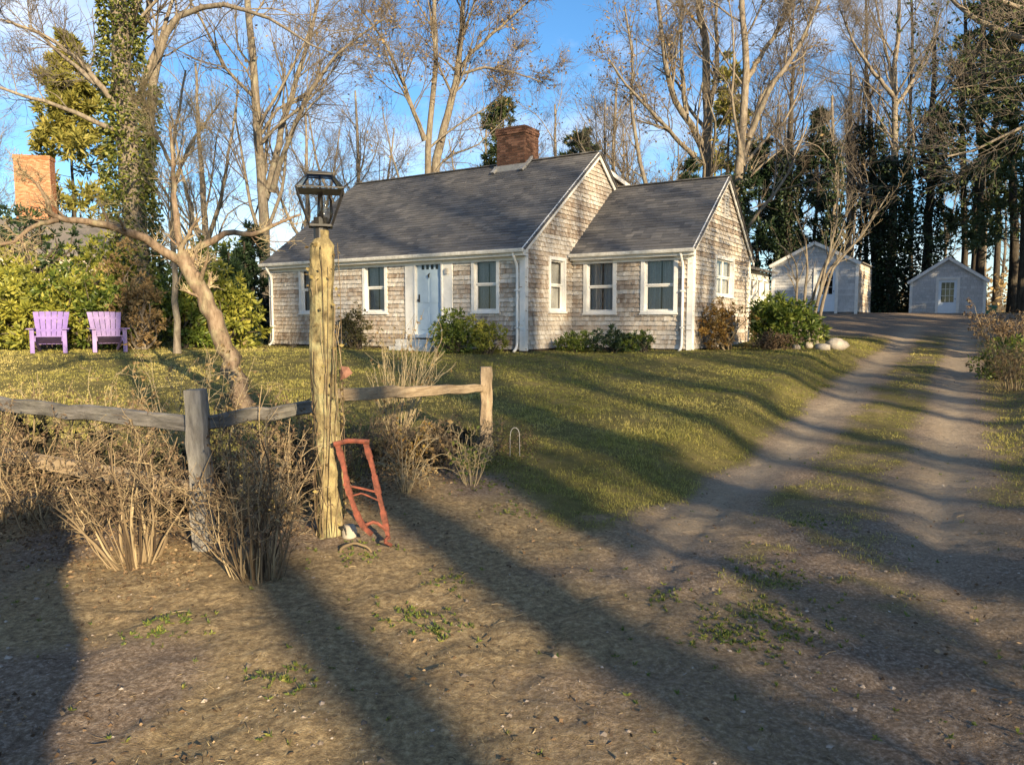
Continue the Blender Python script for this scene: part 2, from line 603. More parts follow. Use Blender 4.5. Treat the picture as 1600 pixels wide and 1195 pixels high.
M['shingle'] = m_shingle('weathered_cedar', [(.15, (.20, .145, .108)), (.36, (.385, .315, .25)), (.55, (.53, .485, .425)), (.85, (.72, .70, .65))], ((.66, .62, .58), (1, 1, 1)))
M['shingle_pale'] = m_shingle('pale_cedar', [(.15, (.40, .405, .41)), (.5, (.53, .535, .54)), (.85, (.66, .665, .67))], ((.65, .65, .65), (1, 1, 1)))
M['roof'] = m_shingle('asphalt_shingle', [(.15, (.075, .076, .082)), (.5, (.125, .122, .122)), (.85, (.2, .19, .18))], ((.6, .6, .6), (1.05, 1.05, 1.05)))
M['roof_pale'] = m_shingle('weathered_roof', [(.15, (.10, .095, .085)), (.5, (.17, .155, .14)), (.85, (.26, .24, .21))], ((.6, .6, .6), (1.05, 1.05, 1.05)))
M['trim'] = m_simple('white_trim_paint', (.62, .61, .57), (.80, .79, .76), 4, .55, .35, bump=.08, bd=.004)
M['trim_old'] = m_simple('weathered_white_paint', (.45, .43, .38), (.76, .74, .68), 7, .65, .3, bump=.12, bd=.004)
M['door'] = m_simple('pale_blue_door_paint', (.32, .43, .54), (.43, .54, .64), 2, .45, .4, bump=.05, bd=.003)
M['shed_door'] = m_simple('blue_white_door_paint', (.60, .68, .78), (.72, .80, .88), 2, .45, .4, bump=.05, bd=.003)
M['wallback'] = m_simple('wall_sheathing', (.05, .04, .03), (.09, .07, .055), 4, .9, .1, bump=0)
M['black'] = m_simple('black_iron', (.012, .012, .012), (.04, .036, .032), 12, .5, .5, bump=.1, bd=.003)
M['brick'] = m_rnd('brick', [(.1, (.045, .027, .02)), (.5, (.10, .052, .036)), (.9, (.18, .10, .07))], .9, .15, (5., .3), bump=.3)
M['brick_y'] = m_rnd('orange_brick', [(.1, (.26, .11, .05)), (.5, (.38, .17, .085)), (.9, (.48, .27, .16))], .9, .15, (5., .3), bump=.3)
M['mortar'] = m_simple('mortar', (.16, .13, .11), (.26, .225, .19), 20, .95, .1)
M['foundation'] = m_simple('foundation_stone', (.10, .10, .10), (.2, .195, .19), 8, .9, .1)
M['lead'] = m_simple('lead_flashing', (.20, .20, .20), (.33, .33, .32), 9, .6, .4)
M['curtain'] = m_simple('lace_curtain', (.30, .30, .295), (.52, .51, .49), 45, .9, .1, bump=.2)
M['purple'] = m_simple('purple_chair_paint', (.13, .08, .29), (.23, .155, .38), 5, .5, .35, bump=.08)
M['purple_pale'] = m_simple('faded_purple_chair_paint', (.20, .14, .34), (.32, .235, .42), 5, .55, .35, bump=.08)
M['rust'] = m_simple('rusty_red_paint', (.07, .03, .022), (.27, .08, .05), 22, .75, .25, bump=.3, bd=.004)
M['rail_grey'] = m_bark('grey_rail_wood', (.08, .075, .07), (.2, .19, .175), (.33, .31, .28), la=.1)
M['rail_tan'] = m_bark('tan_rail_wood', (.17, .125, .08), (.36, .275, .18), (.5, .40, .28), la=.08)
M['rail_grey_h'] = m_bark('grey_rail_grain', (.05, .047, .045), (.14, .132, .122), (.26, .243, .22), la=.1, st=(.25, .25, 2.2))
M['rail_tan_h'] = m_bark('tan_rail_grain', (.15, .11, .07), (.34, .26, .17), (.48, .39, .27), (.12, .11, .10), .45, st=(.25, .25, 2.2))
M['lichen_post'] = m_bark('lichened_post', (.05, .042, .026), (.23, .185, .095), (.43, .36, .175), (.36, .36, .2), .7, st=(1, 1, .6))
M['green_bin'] = m_simple('green_plastic', (.012, .10, .045), (.02, .15, .07), 4, .5, .4, bump=.05)
M['rock'] = m_simple('pale_rock', (.25, .22, .18), (.50, .45, .38), 7, .9, .15, bump=.5, bd=.03)
M['jar'] = m_simple('pale_stoneware', (.26, .23, .19), (.42, .38, .32), 9, .7, .3)
M['rosy'] = m_simple('rosy_dead_leaf', (.16, .075, .05), (.30, .16, .11), 30, .8, .2)
M['galv'] = m_simple('pale_wire', (.3, .29, .27), (.45, .43, .4), 9, .5, .4)
M['stump'] = M['bark']


def m_glass(name, tint, tr):
    t = NT(name)
    t.n.remove(t.b)
    a = t.new('ShaderNodeBsdfTransparent')
    a.inputs[0].default_value = (*tint, 1)
    b = t.new('ShaderNodeBsdfGlossy')
    b.inputs['Roughness'].default_value = .04
    fr = t.new('ShaderNodeFresnel')
    fr.inputs[0].default_value = 1.5
    ad = t.math('ADD', fr.outputs[0], tr)
    mx = t.new('ShaderNodeMixShader')
    t.l.new(ad, mx.inputs[0])
    t.l.new(a.outputs[0], mx.inputs[1])
    t.l.new(b.outputs[0], mx.inputs[2])
    t.l.new(mx.outputs[0], t.n['Material Output'].inputs['Surface'])
    return t.m


M['glass'] = m_glass('window_glass', (.88, .9, .91), .02)
M['glass_lamp'] = m_glass('lantern_glass', (.93, .95, .96), .03)

# ------------------------------------------------------------------ the ground
def axis(segs):
    out = []
    for a, b, st in segs:
        out += list(np.arange(a, b, st))
    return np.array(out + [segs[-1][1]])


xs = axis([(-420, -80, 34), (-80, -30, 5), (-30, -14, 1.0), (-14, -5, .2), (-5, -3.6, .08), (-3.6, 3.6, .042), (3.6, 6, .09), (6, 14, .15), (14, 30, .6), (30, 80, 5), (80, 420, 34)])
ys = axis([(-80, -10, 6), (-10, 1.5, .6), (1.5, 2, .1), (2, 5.6, .036), (5.6, 9, .075), (9, 16, .14), (16, 30, .35), (30, 60, 1.2), (60, 120, 6), (120, 450, 33)])
GX, GY = np.meshgrid(xs, ys)
GZ = g(GX, GY)
vi = np.arange(GX.size).reshape(GX.shape)
Q = np.stack([vi[:-1, :-1], vi[:-1, 1:], vi[1:, 1:], vi[1:, :-1]], -1).reshape(-1, 4)
GV = np.stack([GX, GY, GZ], -1).reshape(-1, 3)
gm, tm, sm_ = grassmask(GX, GY).ravel(), trackmask(GX, GY).ravel(), strawmask(GX, GY).ravel()
fc = GV[Q].mean(1)
fw = drive_w(fc[:, 0], fc[:, 1])
isdrive = (np.abs(fw) < 1.3) & (fc[:, 1] > 5.2) & (fc[:, 1] < 40)
isdrive |= (fc[:, 1] > 24) & (fc[:, 1] < 38) & (fc[:, 0] > 11) & (fw < 7) & (fw > -2.5)
fyb = np.interp(fc[:, 0], [-60, -30, -4.1, -2.1, -.6, .0, .35, 1.2, 2.2], [12, 10, 6.9, 6.5, 8.8, 7.3, 5.8, 5.7, 6.3])
islawn = (~isdrive) & (gm[Q].mean(1) > .5) & (fw < 0) & (fc[:, 1] > fyb - 1) & (fc[:, 1] < 45) & (fc[:, 0] > -30)
for nm, msk in (('driveway', isdrive), ('lawn', islawn), ('ground', ~(isdrive | islawn))):
    q = Q[msk]
    u, inv = np.unique(q.ravel(), return_inverse=True)
    me = mesh_arrays(nm, GV[u], inv.reshape(-1, 4), smooth=True, vattrs={'grass': gm[u], 'track': tm[u], 'straw': sm_[u]})
    obj(nm, me, M['earth'], kind='structure')


def scatter(n, x0, x1, y0, y1, rng):
    # denser near the camera: sample y with 1/y weighting inside the view wedge
    y = np.exp(rng.uniform(math.log(y0), math.log(y1), n))
    x = rng.uniform(-.78, .78, n) * y
    k = (x > x0) & (x < x1)
    return x[k], y[k]


def blades(x, y, h, wd, rng, lean=.5, per=4, spread=.02):
    x = np.repeat(x, per) + rng.normal(size=len(x) * per) * spread
    y = np.repeat(y, per) + rng.normal(size=len(y) * per) * spread
    z = g(x, y) - .006
    n = len(x)
    h = np.repeat(h, per) * rng.uniform(.5, 1.2, n)
    a = rng.uniform(0, 2 * np.pi, n)
    d = np.stack([np.cos(a), np.sin(a)], 1)
    l = (rng.uniform(.1, 1, n) * lean * h)[:, None]
    w = np.repeat(wd, per)[:, None] * np.stack([-d[:, 1], d[:, 0]], 1) * .5
    b = np.stack([x, y], 1)
    m_ = b + d * l * .35
    t_ = b + d * l
    v = np.stack([np.c_[b - w, z], np.c_[b + w, z], np.c_[t_, z + h * .95 - l[:, 0] * .3]], 1)
    return v.reshape(-1, 3), np.arange(3 * n).reshape(n, 3)


def patchrnd(V, Qf, rng, scale=1.3, amp=.5):
    c = V[Qf[:, 0]]
    return np.clip(vn(c[:, 0], c[:, 1], scale, 21) * amp + rng.random(len(Qf)) * (1 - amp) + .22 * ss((-1 - c[:, 0]) / 4), 0, 1)


rg = np.random.default_rng(11)
x, y = scatter(190000, -16, 20, 3.3, 27, rg)
k = rg.random(len(x)) < grassmask(x, y) * (.25 + .75 * ss((vn(x, y, .55, 33) - .22) / .3)) * np.where(np.abs(drive_w(x, y)) < 1.1, .95, 1)
inside_house = lambda x, y: ((x - .3) * .844 - (y - 18) * .536 < 3.3) & ((x - .3) * .844 - (y - 18) * .536 > -9.2) & ((x - .3) * .536 + (y - 18) * .844 > np.where((x - .3) * .844 - (y - 18) * .536 > 0, 2.4, 0))
k &= ~inside_house(x, y)
x, y = x[k], y[k]
h = rg.uniform(.015, .05, len(x)) * (1 + .6 * ss((vn(x, y, .8, 40) - .6) / .15)) * np.where(np.abs(drive_w(x, y)) < 1.1, .65, 1)
V, Qf = blades(x, y, h, np.clip(.0011 * y, .006, .019), rg, 1.3, 4, .022)
obj('grass', mesh_arrays('grass', V, Qf, patchrnd(V, Qf, rg)), M['grass'], kind='stuff', label='short uneven yellow green grass of the lawn and drive centre', category='grass')

x, y = scatter(55000, -9, 9, 2.3, 8.5, rg)
gmx = grassmask(x, y)
k = (gmx < .5) & (np.abs(drive_w(x, y)) > .0) & (rg.random(len(x)) < ss((vn(x, y, .7, 50) - .35) / .3) * np.where(x < .6, .75, .2))
x, y = x[k], y[k]
V, Qf = blades(x, y, rg.uniform(.008, .026, len(x)), rg.uniform(.0022, .0045, len(x)), rg, 6.5, 3, .08)
obj('dry_grass', mesh_arrays('dry_grass', V, Qf, patchrnd(V, Qf, rg)), M['straw'], kind='stuff', label='flattened dry straw on the bare dirt in front', category='dry grass')

# low weeds: small leafy rosettes on the dirt
wx, wy = scatter(26000, -4, 6, 2.6, 9.5, rg)
wd = drive_w(wx, wy)
spots = [(gp(px, py)[:2], r) for px, py, r in ((1190, 985, .45), (1130, 1000, .25), (1210, 900, .35), (1270, 820, .3), (770, 760, .45), (820, 740, .3), (700, 910, .22), (640, 960, .25), (690, 985, .2), (450, 1060, .18), (560, 870, .3), (740, 745, .3), (800, 800, .3), (260, 980, .25), (1040, 940, .2))]
dens = np.full(len(wx), .008)
for c, r in spots:
    dens = np.maximum(dens, .8 * np.exp(-((wx - c[0]) ** 2 + (wy - c[1]) ** 2) / (r * r * .4)))
k = (rg.random(len(wx)) < dens) & (grassmask(wx, wy) < .9)
wx, wy = wx[k], wy[k]
nl = 7
X, Y = np.repeat(wx, nl), np.repeat(wy, nl)
d = randdir(len(X), rg, .6)
d[:, 2] = np.abs(d[:, 2])
V, Qf = leafquads(np.c_[X, Y, g(X, Y)], d, rg.uniform(.01, .032, len(X)), rg.uniform(.004, .012, len(X)), rg)
obj('weeds', mesh_arrays('weeds', V, Qf, rg.random(len(Qf))), M['weed'], kind='stuff', label='small green weeds sprouting from the dirt', category='weeds')

# fallen leaves
x, y = scatter(24000, -14, 14, 2.2, 24, rg)
k = rg.random(len(x)) < np.where(y < 9, .45 * ss((vn(x, y, .8, 63) - .35) / .3), .3) * (.25 + vn(x, y, .9, 60)) * np.where(np.abs(drive_w(x, y)) < 1.2, .35, 1)
k &= ~inside_house(x, y)
x, y = x[k], y[k]
# thick drift under the fence
fx = rg.uniform(-4.6, .3, 7500)
fy = np.interp(fx, [-4.6, -2.12, -.29, .3], [6.2, 5.0, 8.4, 8.6]) + rg.normal(size=7500) * .5
x, y = np.r_[x, fx], np.r_[y, fy]
d = randdir(len(x), rg)
d[:, 2] = np.abs(d[:, 2]) * .16
d = norm(d)
V, Qf = leafquads(np.c_[x, y, g(x, y) + .004], d, rg.uniform(.01, .036, len(x)), rg.uniform(.008, .024, len(x)), rg, .12)
obj('fallen_leaves', mesh_arrays('fallen_leaves', V, Qf, rg.random(len(Qf))), M['litter'], kind='stuff', label='dry brown leaves fallen on the ground', category='leaves')

# little broken sticks on the dirt
x, y = scatter(2600, -8, 8, 2.3, 9, rg)
k = (grassmask(x, y) < .6) & (rg.random(len(x)) < np.where((x < 0) & (y > 3.8), .7, .12))
x, y = x[k], y[k]
n = len(x)
a = rg.uniform(0, 6.28, n)
ln = rg.uniform(.015, .08, n)
e0 = np.stack([x, y, g(x, y) + .003], 1)
xm, ym = x + np.cos(a) * ln * .5, y + np.sin(a) * ln * .5
x2, y2 = x + np.cos(a + .3) * ln, y + np.sin(a + .3) * ln
Vt, Qt = tubes(np.stack([e0, np.stack([xm, ym, g(xm, ym) + .005], 1), np.stack([x2, y2, g(x2, y2) + .003], 1)], 1), np.repeat(rg.uniform(.0008, .0024, (n, 1)), 3, 1), 3)
obj('broken_twigs', mesh_arrays('broken_twigs', Vt, Qt, np.repeat(rg.random(n), len(Qt) // n)), M['cane'], kind='stuff', label='little broken sticks lying on the bare dirt', category='twigs')

# pebbles
x, y = scatter(38000, -8, 10, 2.2, 14, rg)
k = (grassmask(x, y) < .4) & (rg.random(len(x)) < .25 + .6 * ss((vn(x, y, .6, 70) - .4) / .3))
x, y = x[k], y[k]
n = len(x)
ico = np.array([(0, 0, 1), (1, 0, .15), (.2, .95, .1), (-.9, .4, .2), (-.6, -.8, .1), (.5, -.85, .15)], float)
icf = np.array([(0, 1, 2), (0, 2, 3), (0, 3, 4), (0, 4, 5), (0, 5, 1)])
s = (rg.pareto(3.2, n) * .003 + .0028).clip(0, .018)
a = rg.uniform(0, 6.28, n)
pv = ico[None] * rg.uniform(.6, 1.3, (n, 6, 1))
rot = np.stack([pv[..., 0] * np.cos(a)[:, None] - pv[..., 1] * np.sin(a)[:, None], pv[..., 0] * np.sin(a)[:, None] + pv[..., 1] * np.cos(a)[:, None], pv[..., 2] * .7], -1)
V = rot * s[:, None, None] + np.stack([x, y, g(x, y) - .002], 1)[:, None]
Qf = (icf[None] + 6 * np.arange(n)[:, None, None]).reshape(-1, 3)
obj('gravel', mesh_arrays('gravel', V.reshape(-1, 3), Qf, np.repeat(rg.random(n), 5)), M['pebble'], kind='stuff', label='scattered pebbles on the dirt drive', category='gravel')

# ------------------------------------------------------------------ building helpers
def shingles(O, u, v, n, lo, hi, H, expo, wr, th, holes, rng, mb=None, jit=.005, roww=.45):
    """individual tapered shingles on the plane O + a*u + b*v; lo(b), hi(b) bound each row"""
    mb = mb or MB()
    O, u, v, n = [np.array(q, float) for q in (O, u, v, n)]
    for k in range(int(math.ceil(H / expo))):
        b0, b1 = k * expo, min((k + 1) * expo, H)
        l0, h0, l1, h1 = lo(b0), hi(b0), lo(b1), hi(b1)
        if h0 - l0 < .03:
            continue
        iv = [(min(l0, l1), max(h0, h1))]
        for (a0, a1, c0, c1) in holes:
            if min(b1, c1) - max(b0, c0) > .45 * expo:
                nv = []
                for p, q in iv:
                    if a1 <= p or a0 >= q:
                        nv.append((p, q))
                    else:
                        if a0 - p > .01:
                            nv.append((p, a0))
                        if q - a1 > .01:
                            nv.append((a1, q))
                iv = nv
        rowt = rng.random()
        for p, q in iv:
            x_ = p - rng.uniform(0, wr[0])
            while x_ < q:
                w = rng.uniform(*wr)
                e0, e1 = max(x_, p), min(x_ + w - .004, q)
                x_ += w
                if e1 - e0 < .012:
                    continue
                c = lambda a, L_, H_: min(max(a, L_), H_)
                A0, A1 = c(e0, l0, h0), c(e1, l0, h0)
                B0, B1 = c(e0, l1, h1), c(e1, l1, h1)
                if A1 - A0 < .004 and B1 - B0 < .004:
                    continue
                jb = b0 + rng.uniform(-jit, jit)
                t_ = th * rng.uniform(.6, 1.55)
                mb.add([O + u * A0 + v * jb + n * t_, O + u * A1 + v * jb + n * t_, O + u * B1 + v * b1 + n * .002, O + u * B0 + v * b1 + n * .002,
                        O + u * A0 + v * jb, O + u * A1 + v * jb], [(0, 1, 2, 3), (4, 5, 1, 0), (4, 0, 3), (5, 2, 1)], roww * rowt + (1 - roww) * (rng.random() + rng.random()) / 2)
    return mb


def holed(mb, O, u, v, W, H, holes):
    """flat wall rectangle W x H with rectangular openings"""
    O, u, v = [np.array(q, float) for q in (O, u, v)]
    ax = sorted({0, W} | {e for h in holes for e in (h[0], h[1])})
    bz = sorted({0, H} | {e for h in holes for e in (h[2], h[3])})
    for i in range(len(ax) - 1):
        for j in range(len(bz) - 1):
            ca, cb = (ax[i] + ax[i + 1]) / 2, (bz[j] + bz[j + 1]) / 2
            if any(h[0] < ca < h[1] and h[2] < cb < h[3] for h in holes):
                continue
            mb.add([O + u * ax[i] + v * bz[j], O + u * ax[i + 1] + v * bz[j], O + u * ax[i + 1] + v * bz[j + 1], O + u * ax[i] + v * bz[j + 1]], [(0, 1, 2, 3)])
    return mb


class Pl:
    """local wall plane: boxes given in (a along, b up, c outward)"""
    def __init__(s, O, u, n, v=(0, 0, 1)):
        s.O, s.u, s.v, s.n = [np.array(q, float) for q in (O, u, v, n)]

    def pt(s, a, b, c):
        return s.O + s.u * a + s.v * b + s.n * c

    def box(s, mb, a0, a1, b0, b1, c0, c1, r=.5):
        q = [s.pt(*k) for k in ((a0, b0, c1), (a1, b0, c1), (a1, b0, c0), (a0, b0, c0), (a0, b1, c1), (a1, b1, c1), (a1, b1, c0), (a0, b1, c0))]
        return mb.hexa(q, r)


def window(parent, pl, a0, a1, b0, b1, mat=None, cols=1, cas=.085, rows=2, curtain=True, sill=True):
    """double hung: casing > sash, pane, sill, curtain. a0..b1 is the outer casing"""
    mat = mat or M['trim']
    mb = MB()
    pl.box(mb, a0, a0 + cas, b0, b1, -.02, .045)
    pl.box(mb, a1 - cas, a1, b0, b1, -.02, .045)
    pl.box(mb, a0 + cas, a1 - cas, b1 - cas, b1, -.02, .047)
    pl.box(mb, a0 + cas, a1 - cas, b0, b0 + cas * .5, -.02, .043)
    # reveal
    for (p, q) in ((a0 + cas, a0 + cas + .012), (a1 - cas - .012, a1 - cas)):
        pl.box(mb, p, q, b0 + cas * .5, b1 - cas, -.1, .0)
    w = mb.build('window', mat, parent)
    if sill:
        sb = MB()
        pl.box(sb, a0 - .02, a1 + .02, b0 - .045, b0 - .002, -.02, .075)
        sb.build('sill', mat, w)
    A0, A1, B0, B1 = a0 + cas + .012, a1 - cas - .012, b0 + cas * .5, b1 - cas
    dw = (A1 - A0) / cols
    for c in range(cols):
        for r in range(rows):
            p0, p1 = A0 + c * dw, A0 + (c + 1) * dw
            q0, q1 = B0 + (B1 - B0) * r / rows, B0 + (B1 - B0) * (r + 1) / rows
            off = -.03 if r else -.055
            fw_ = .038
            s_ = MB()
            pl.box(s_, p0, p0 + fw_, q0, q1, off - .03, off)
            pl.box(s_, p1 - fw_, p1, q0, q1, off - .03, off)
            pl.box(s_, p0 + fw_, p1 - fw_, q1 - fw_, q1, off - .03, off + .002)
            pl.box(s_, p0 + fw_, p1 - fw_, q0, q0 + fw_, off - .03, off + .002)
            s_.build('sash', mat, w)
            gl = MB()
            z_ = off - .015
            gl.add([pl.pt(p0 + fw_, q0 + fw_, z_), pl.pt(p1 - fw_, q0 + fw_, z_), pl.pt(p1 - fw_, q1 - fw_, z_), pl.pt(p0 + fw_, q1 - fw_, z_)], [(0, 1, 2, 3)])
            gl.build('pane', M['glass'], w)
    if curtain:
        for sgn in (0, 1):
            cu = MB()
            nseg = 14
            wid = (A1 - A0) * (.49 if sgn == 0 else .47)
            st = A0 if sgn == 0 else A1 - wid
            for i in range(nseg):
                x0_, x1_ = st + wid * i / nseg, st + wid * (i + 1) / nseg
                f0, f1 = -.16 + .025 * math.sin(i * 1.9), -.16 + .025 * math.sin((i + 1) * 1.9)
                cu.add([pl.pt(x0_, B0, f0), pl.pt(x1_, B0, f1), pl.pt(x1_, B1, f1), pl.pt(x0_, B1, f0)], [(0, 1, 2, 3)])
            cu.build('curtain', M['curtain'], w, smooth=True)
    return w


RS = random.Random(5)
# ------------------------------------------------------------------ the house
HZ = .80
house = thing('house', 'weathered grey shingled cottage with dark roof, brick chimney and side wing', 'house', (.30, 18.0, HZ), math.atan2(-.536, .844))
EA, RD, DP, LEN = 2.66, 5.5, 7.8, 9.15            # eave, ridge, depth, length of the main block (local z from HZ)
WX, WY0, WY1, WE, WR = 3.33, 2.46, 7.66, 2.70, 4.68

front = Pl((-LEN, 0, 0), (1, 0, 0), (0, -1, 0))
gable = Pl((0, 0, 0), (0, 1, 0), (1, 0, 0))
wfront = Pl((0, WY0, 0), (1, 0, 0), (0, -1, 0))
wside = Pl((WX, WY0, 0), (0, 1, 0), (1, 0, 0))
H0 = 2.46   # wall height below the soffit
fw_open = [(-7.85, -6.95, 1.0, 2.42), (-5.28, -4.38, 1.0, 2.42), (-1.55, -.71, 1.0, 2.42)]
door_o = (-3.36, -2.50, .42, 2.42)
f_holes = [(a + LEN, b + LEN, c, d_) for a, b, c, d_ in fw_open]
dh = (door_o[0] + LEN, door_o[1] + LEN, door_o[2], door_o[3])
mb = MB()
ins = lambda h, e=.075: (h[0] + e, h[1] - e, h[2] + .03, h[3] - e)
holed(mb, front.O, front.u, front.v, LEN, EA, [ins(h) for h in f_holes] + [dh])
g_hole = (1.15, 2.05, 1.02, 2.42)
holed(mb, gable.O, gable.u, gable.v, DP, EA, [ins(g_hole)])
mb.add([(0, 0, EA), (0, DP, EA), (0, DP / 2, RD)], [(0, 1, 2)])
mb.add([(-LEN, 0, 0), (-LEN, DP, 0), (-LEN, DP, EA), (-LEN, DP / 2, RD), (-LEN, 0, EA)], [(0, 1, 2, 3, 4)])
mb.add([(-LEN, DP, 0), (0, DP, 0), (0, DP, EA), (-LEN, DP, EA)], [(0, 1, 2, 3)])
mb.add([(-LEN, 0, .02), (0, 0, .02), (0, DP, .02), (-LEN, DP, .02)], [(0, 1, 2, 3)])
wall = mb.build('wall', M['wallback'], house)
mb = MB()
ww = [(.36, 1.32, .98, 2.42), (1.99, 2.97, .98, 2.42)]
holed(mb, wfront.O, wfront.u, wfront.v, WX, WE, [ins(h) for h in ww])
ws_hole = (1.72, 3.45, 1.45, 2.52)
WD = WY1 - WY0
holed(mb, wside.O, wside.u, wside.v, WD, WE, [ins(ws_hole)])
mb.add([(WX, WY0, WE), (WX, WY1, WE), (WX, (WY0 + WY1) / 2, WR)], [(0, 1, 2)])
mb.add([(0, WY1, 0), (WX, WY1, 0), (WX, WY1, WE), (0, WY1, WE)], [(0, 1, 2, 3)])
mb.add([(0, WY0, .02), (WX, WY0, .02), (WX, WY1, .02), (0, WY1, .02)], [(0, 1, 2, 3)])
wall2 = mb.build('wall', M['wallback'], house)

EX = (.115, .055, .17)
sh = MB()
shingles((0 - LEN, 0, .08), (1, 0, 0), (0, 0, 1), (0, -1, 0), lambda b: .0, lambda b: LEN, H0 - .0, .116, (.05, .12), .03,
         [(h[0] + .02, h[1] - .02, h[2] - .08, h[3] - .08) for h in f_holes] + [(-3.72 + LEN, -2.12 + LEN, -1, 4)], RS, sh)
sh.build('shingle_siding', M['shingle'], wall, kind='stuff')
sh = MB()
rs_ = (RD - EA) / (DP / 2)
lo = lambda b: max(0, (b + .08 - EA) / rs_)
hi = lambda b: min(DP, DP - (b + .08 - EA) / rs_)
shingles((0, 0, .08), (0, 1, 0), (0, 0, 1), (1, 0, 0), lo, hi, RD - .1, .116, (.05, .12), .03, [(g_hole[0] + .02, g_hole[1] - .02, g_hole[2] - .08, g_hole[3] - .08)], RS, sh)
sh.build('shingle_siding', M['shingle'], wall, kind='stuff')
sh = MB()
shingles((0.02, WY0, .08), (1, 0, 0), (0, 0, 1), (0, -1, 0), lambda b: 0., lambda b: WX - .02, H0, .116, (.05, .12), .03, [(h[0], h[1] - .04, h[2] - .08, h[3] - .08) for h in ww], RS, sh)
sh.build('shingle_siding', M['shingle'], wall2, kind='stuff')
sh = MB()
rw_ = (WR - WE) / (WD / 2)
lo2 = lambda b: max(0, (b + .08 - WE) / rw_)
hi2 = lambda b: min(WD, WD - (b + .08 - WE) / rw_)
shingles((WX, WY0, .08), (0, 1, 0), (0, 0, 1), (1, 0, 0), lo2, hi2, WR - .1, .116, (.05, .12), .03, [(ws_hole[0] + .02, ws_hole[1] - .02, ws_hole[2] - .08, ws_hole[3] - .08)], RS, sh)
sh.build('shingle_siding', M['shingle'], wall2, kind='stuff')
# foundation
mb = MB()
mb.box(-LEN + .03, -.03, .03, DP - .03, -.9, .07)
mb.box(.0, WX - .03, WY0 + .03, WY1 - .03, -.9, .07)
mb.build('foundation', M['foundation'], house)


def roof_slope(parent, x0, x1, ye, ze, yr, zr, over, expo=.14, mat=None, thick=.05):
    """one slope, eave at (ye,ze) to ridge (yr,zr), running x0..x1; individual tabs"""
    mat = mat or M['roof']
    dy, dz = yr - ye, zr - ze
    L = math.hypot(dy, dz)
    v = np.array((0, dy / L, dz / L))
    n = np.array((0, -dz / L, dy / L)) * (1 if dy > 0 else -1)
    O = np.array((x0, ye, ze)) - v * over
    u = np.array((1., 0, 0))
    LL = L + over
    m_ = MB()
    # sag along the ridge is tiny; deck slab
    W = x1 - x0
    q = [O, O + u * W, O + u * W + v * LL, O + v * LL]
    m_.hexa([p - n * thick for p in q] + q, .3)
    r = m_.build('roof', mat, parent)
    s_ = MB()
    shingles(O + v * -.015, u, v, n, lambda b: -.02, lambda b: W + .02, LL, expo, (.2, .34), .012, [], RS, s_, .004, .1)
    s_.build('roof_shingles', mat, r, kind='stuff')
    return r


def dup(rf):
    return rf


OV = .26
main_front = roof_slope(house, -LEN - .12, .14, 0, EA, DP / 2, RD, OV)
roof_slope(house, -LEN - .12, .14, DP, EA, DP / 2, RD, .2)
roof_slope(house, .03, WX + .13, WY0, WE, (WY0 + WY1) / 2, WR, OV)
roof_slope(house, .03, WX + .13, WY1, WE, (WY0 + WY1) / 2, WR, .2)
# ridge caps
mb = MB()
for i in range(36):
    xx = -LEN - .12 + i * .2585
    mb.bar((xx, DP / 2, RD + .012 + .004 * (i % 2)), (xx + .25, DP / 2, RD + .016), .16, .03, r=RS.random())
mb.build('ridge_cap', M['roof'], house)
mb = MB()
for i in range(13):
    xx = .03 + i * .263
    mb.bar((xx, (WY0 + WY1) / 2, WR + .012), (xx + .255, (WY0 + WY1) / 2, WR + .016), .16, .03, r=RS.random())
mb.build('ridge_cap', M['roof'], house)
# rear dormer cheek behind the ridge
mb = MB()
mb.hexa([(-6.8, DP / 2 + .3, RD - 1.9), (-.35, DP / 2 + .3, RD - 1.9), (-.35, 6.75, RD - 2.7), (-6.8, 6.75, RD - 2.7),
         (-6.8, DP / 2 + .3, RD - .13), (-.35, DP / 2 + .3, RD - .13), (-.35, 6.75, RD - .50), (-6.8, 6.75, RD - .50)])
dm = mb.build('dormer', M['trim_old'], house)
s_ = MB()
shingles((-.35, DP / 2 + .3, RD - 2.6), (0, 1, 0), (0, 0, 1), (1, 0, 0), lambda b: 0., lambda b: min(2.55, max(0, 2.55 - (b - 2.08) * 6.9)), 2.42, .128, (.06, .15), .022, [], RS, s_)
s_.build('shingle_siding', M['shingle'], dm, kind='stuff')
mb = MB()
mb.hexa([(-6.9, DP / 2 + .05, RD - .09), (-.22, DP / 2 + .05, RD - .09), (-.22, 6.95, RD - .52), (-6.9, 6.95, RD - .52),
         (-6.9, DP / 2 + .05, RD - .03), (-.22, DP / 2 + .05, RD - .03), (-.22, 6.95, RD - .46), (-6.9, 6.95, RD - .46)])
mb.build('dormer_roof', M['roof'], dm)
mb = MB()
mb.bar((-.2, DP / 2 + .1, RD - .13), (-.2, 6.95, RD - .56), .03, .12)
mb.build('dormer_rake', M['trim'], dm)


def trimbar(a, b, w, h, name='trim_board', mat='trim', up=(0, 0, 1), parent=house, **kw):
    m_ = MB()
    m_.bar(a, b, w, h, up)
    return m_.build(name, M[mat], parent, bevel=.004, **kw)


# eaves: frieze, soffit, fascia and gutter
ey, ez = -OV * math.cos(math.atan(rs_)), EA - OV * math.sin(math.atan(rs_))
trimbar((-LEN - .1, ey - .012, ez - .10), (.12, ey - .012, ez - .10), .03, .15, 'fascia')
trimbar((-LEN - .08, ey / 2, ez - .165), (.10, ey / 2, ez - .165), -ey - .02, .02, 'soffit')
trimbar((-LEN, -.032, ez - .215), (0, -.032, ez - .215), .03, .10, 'frieze_board')


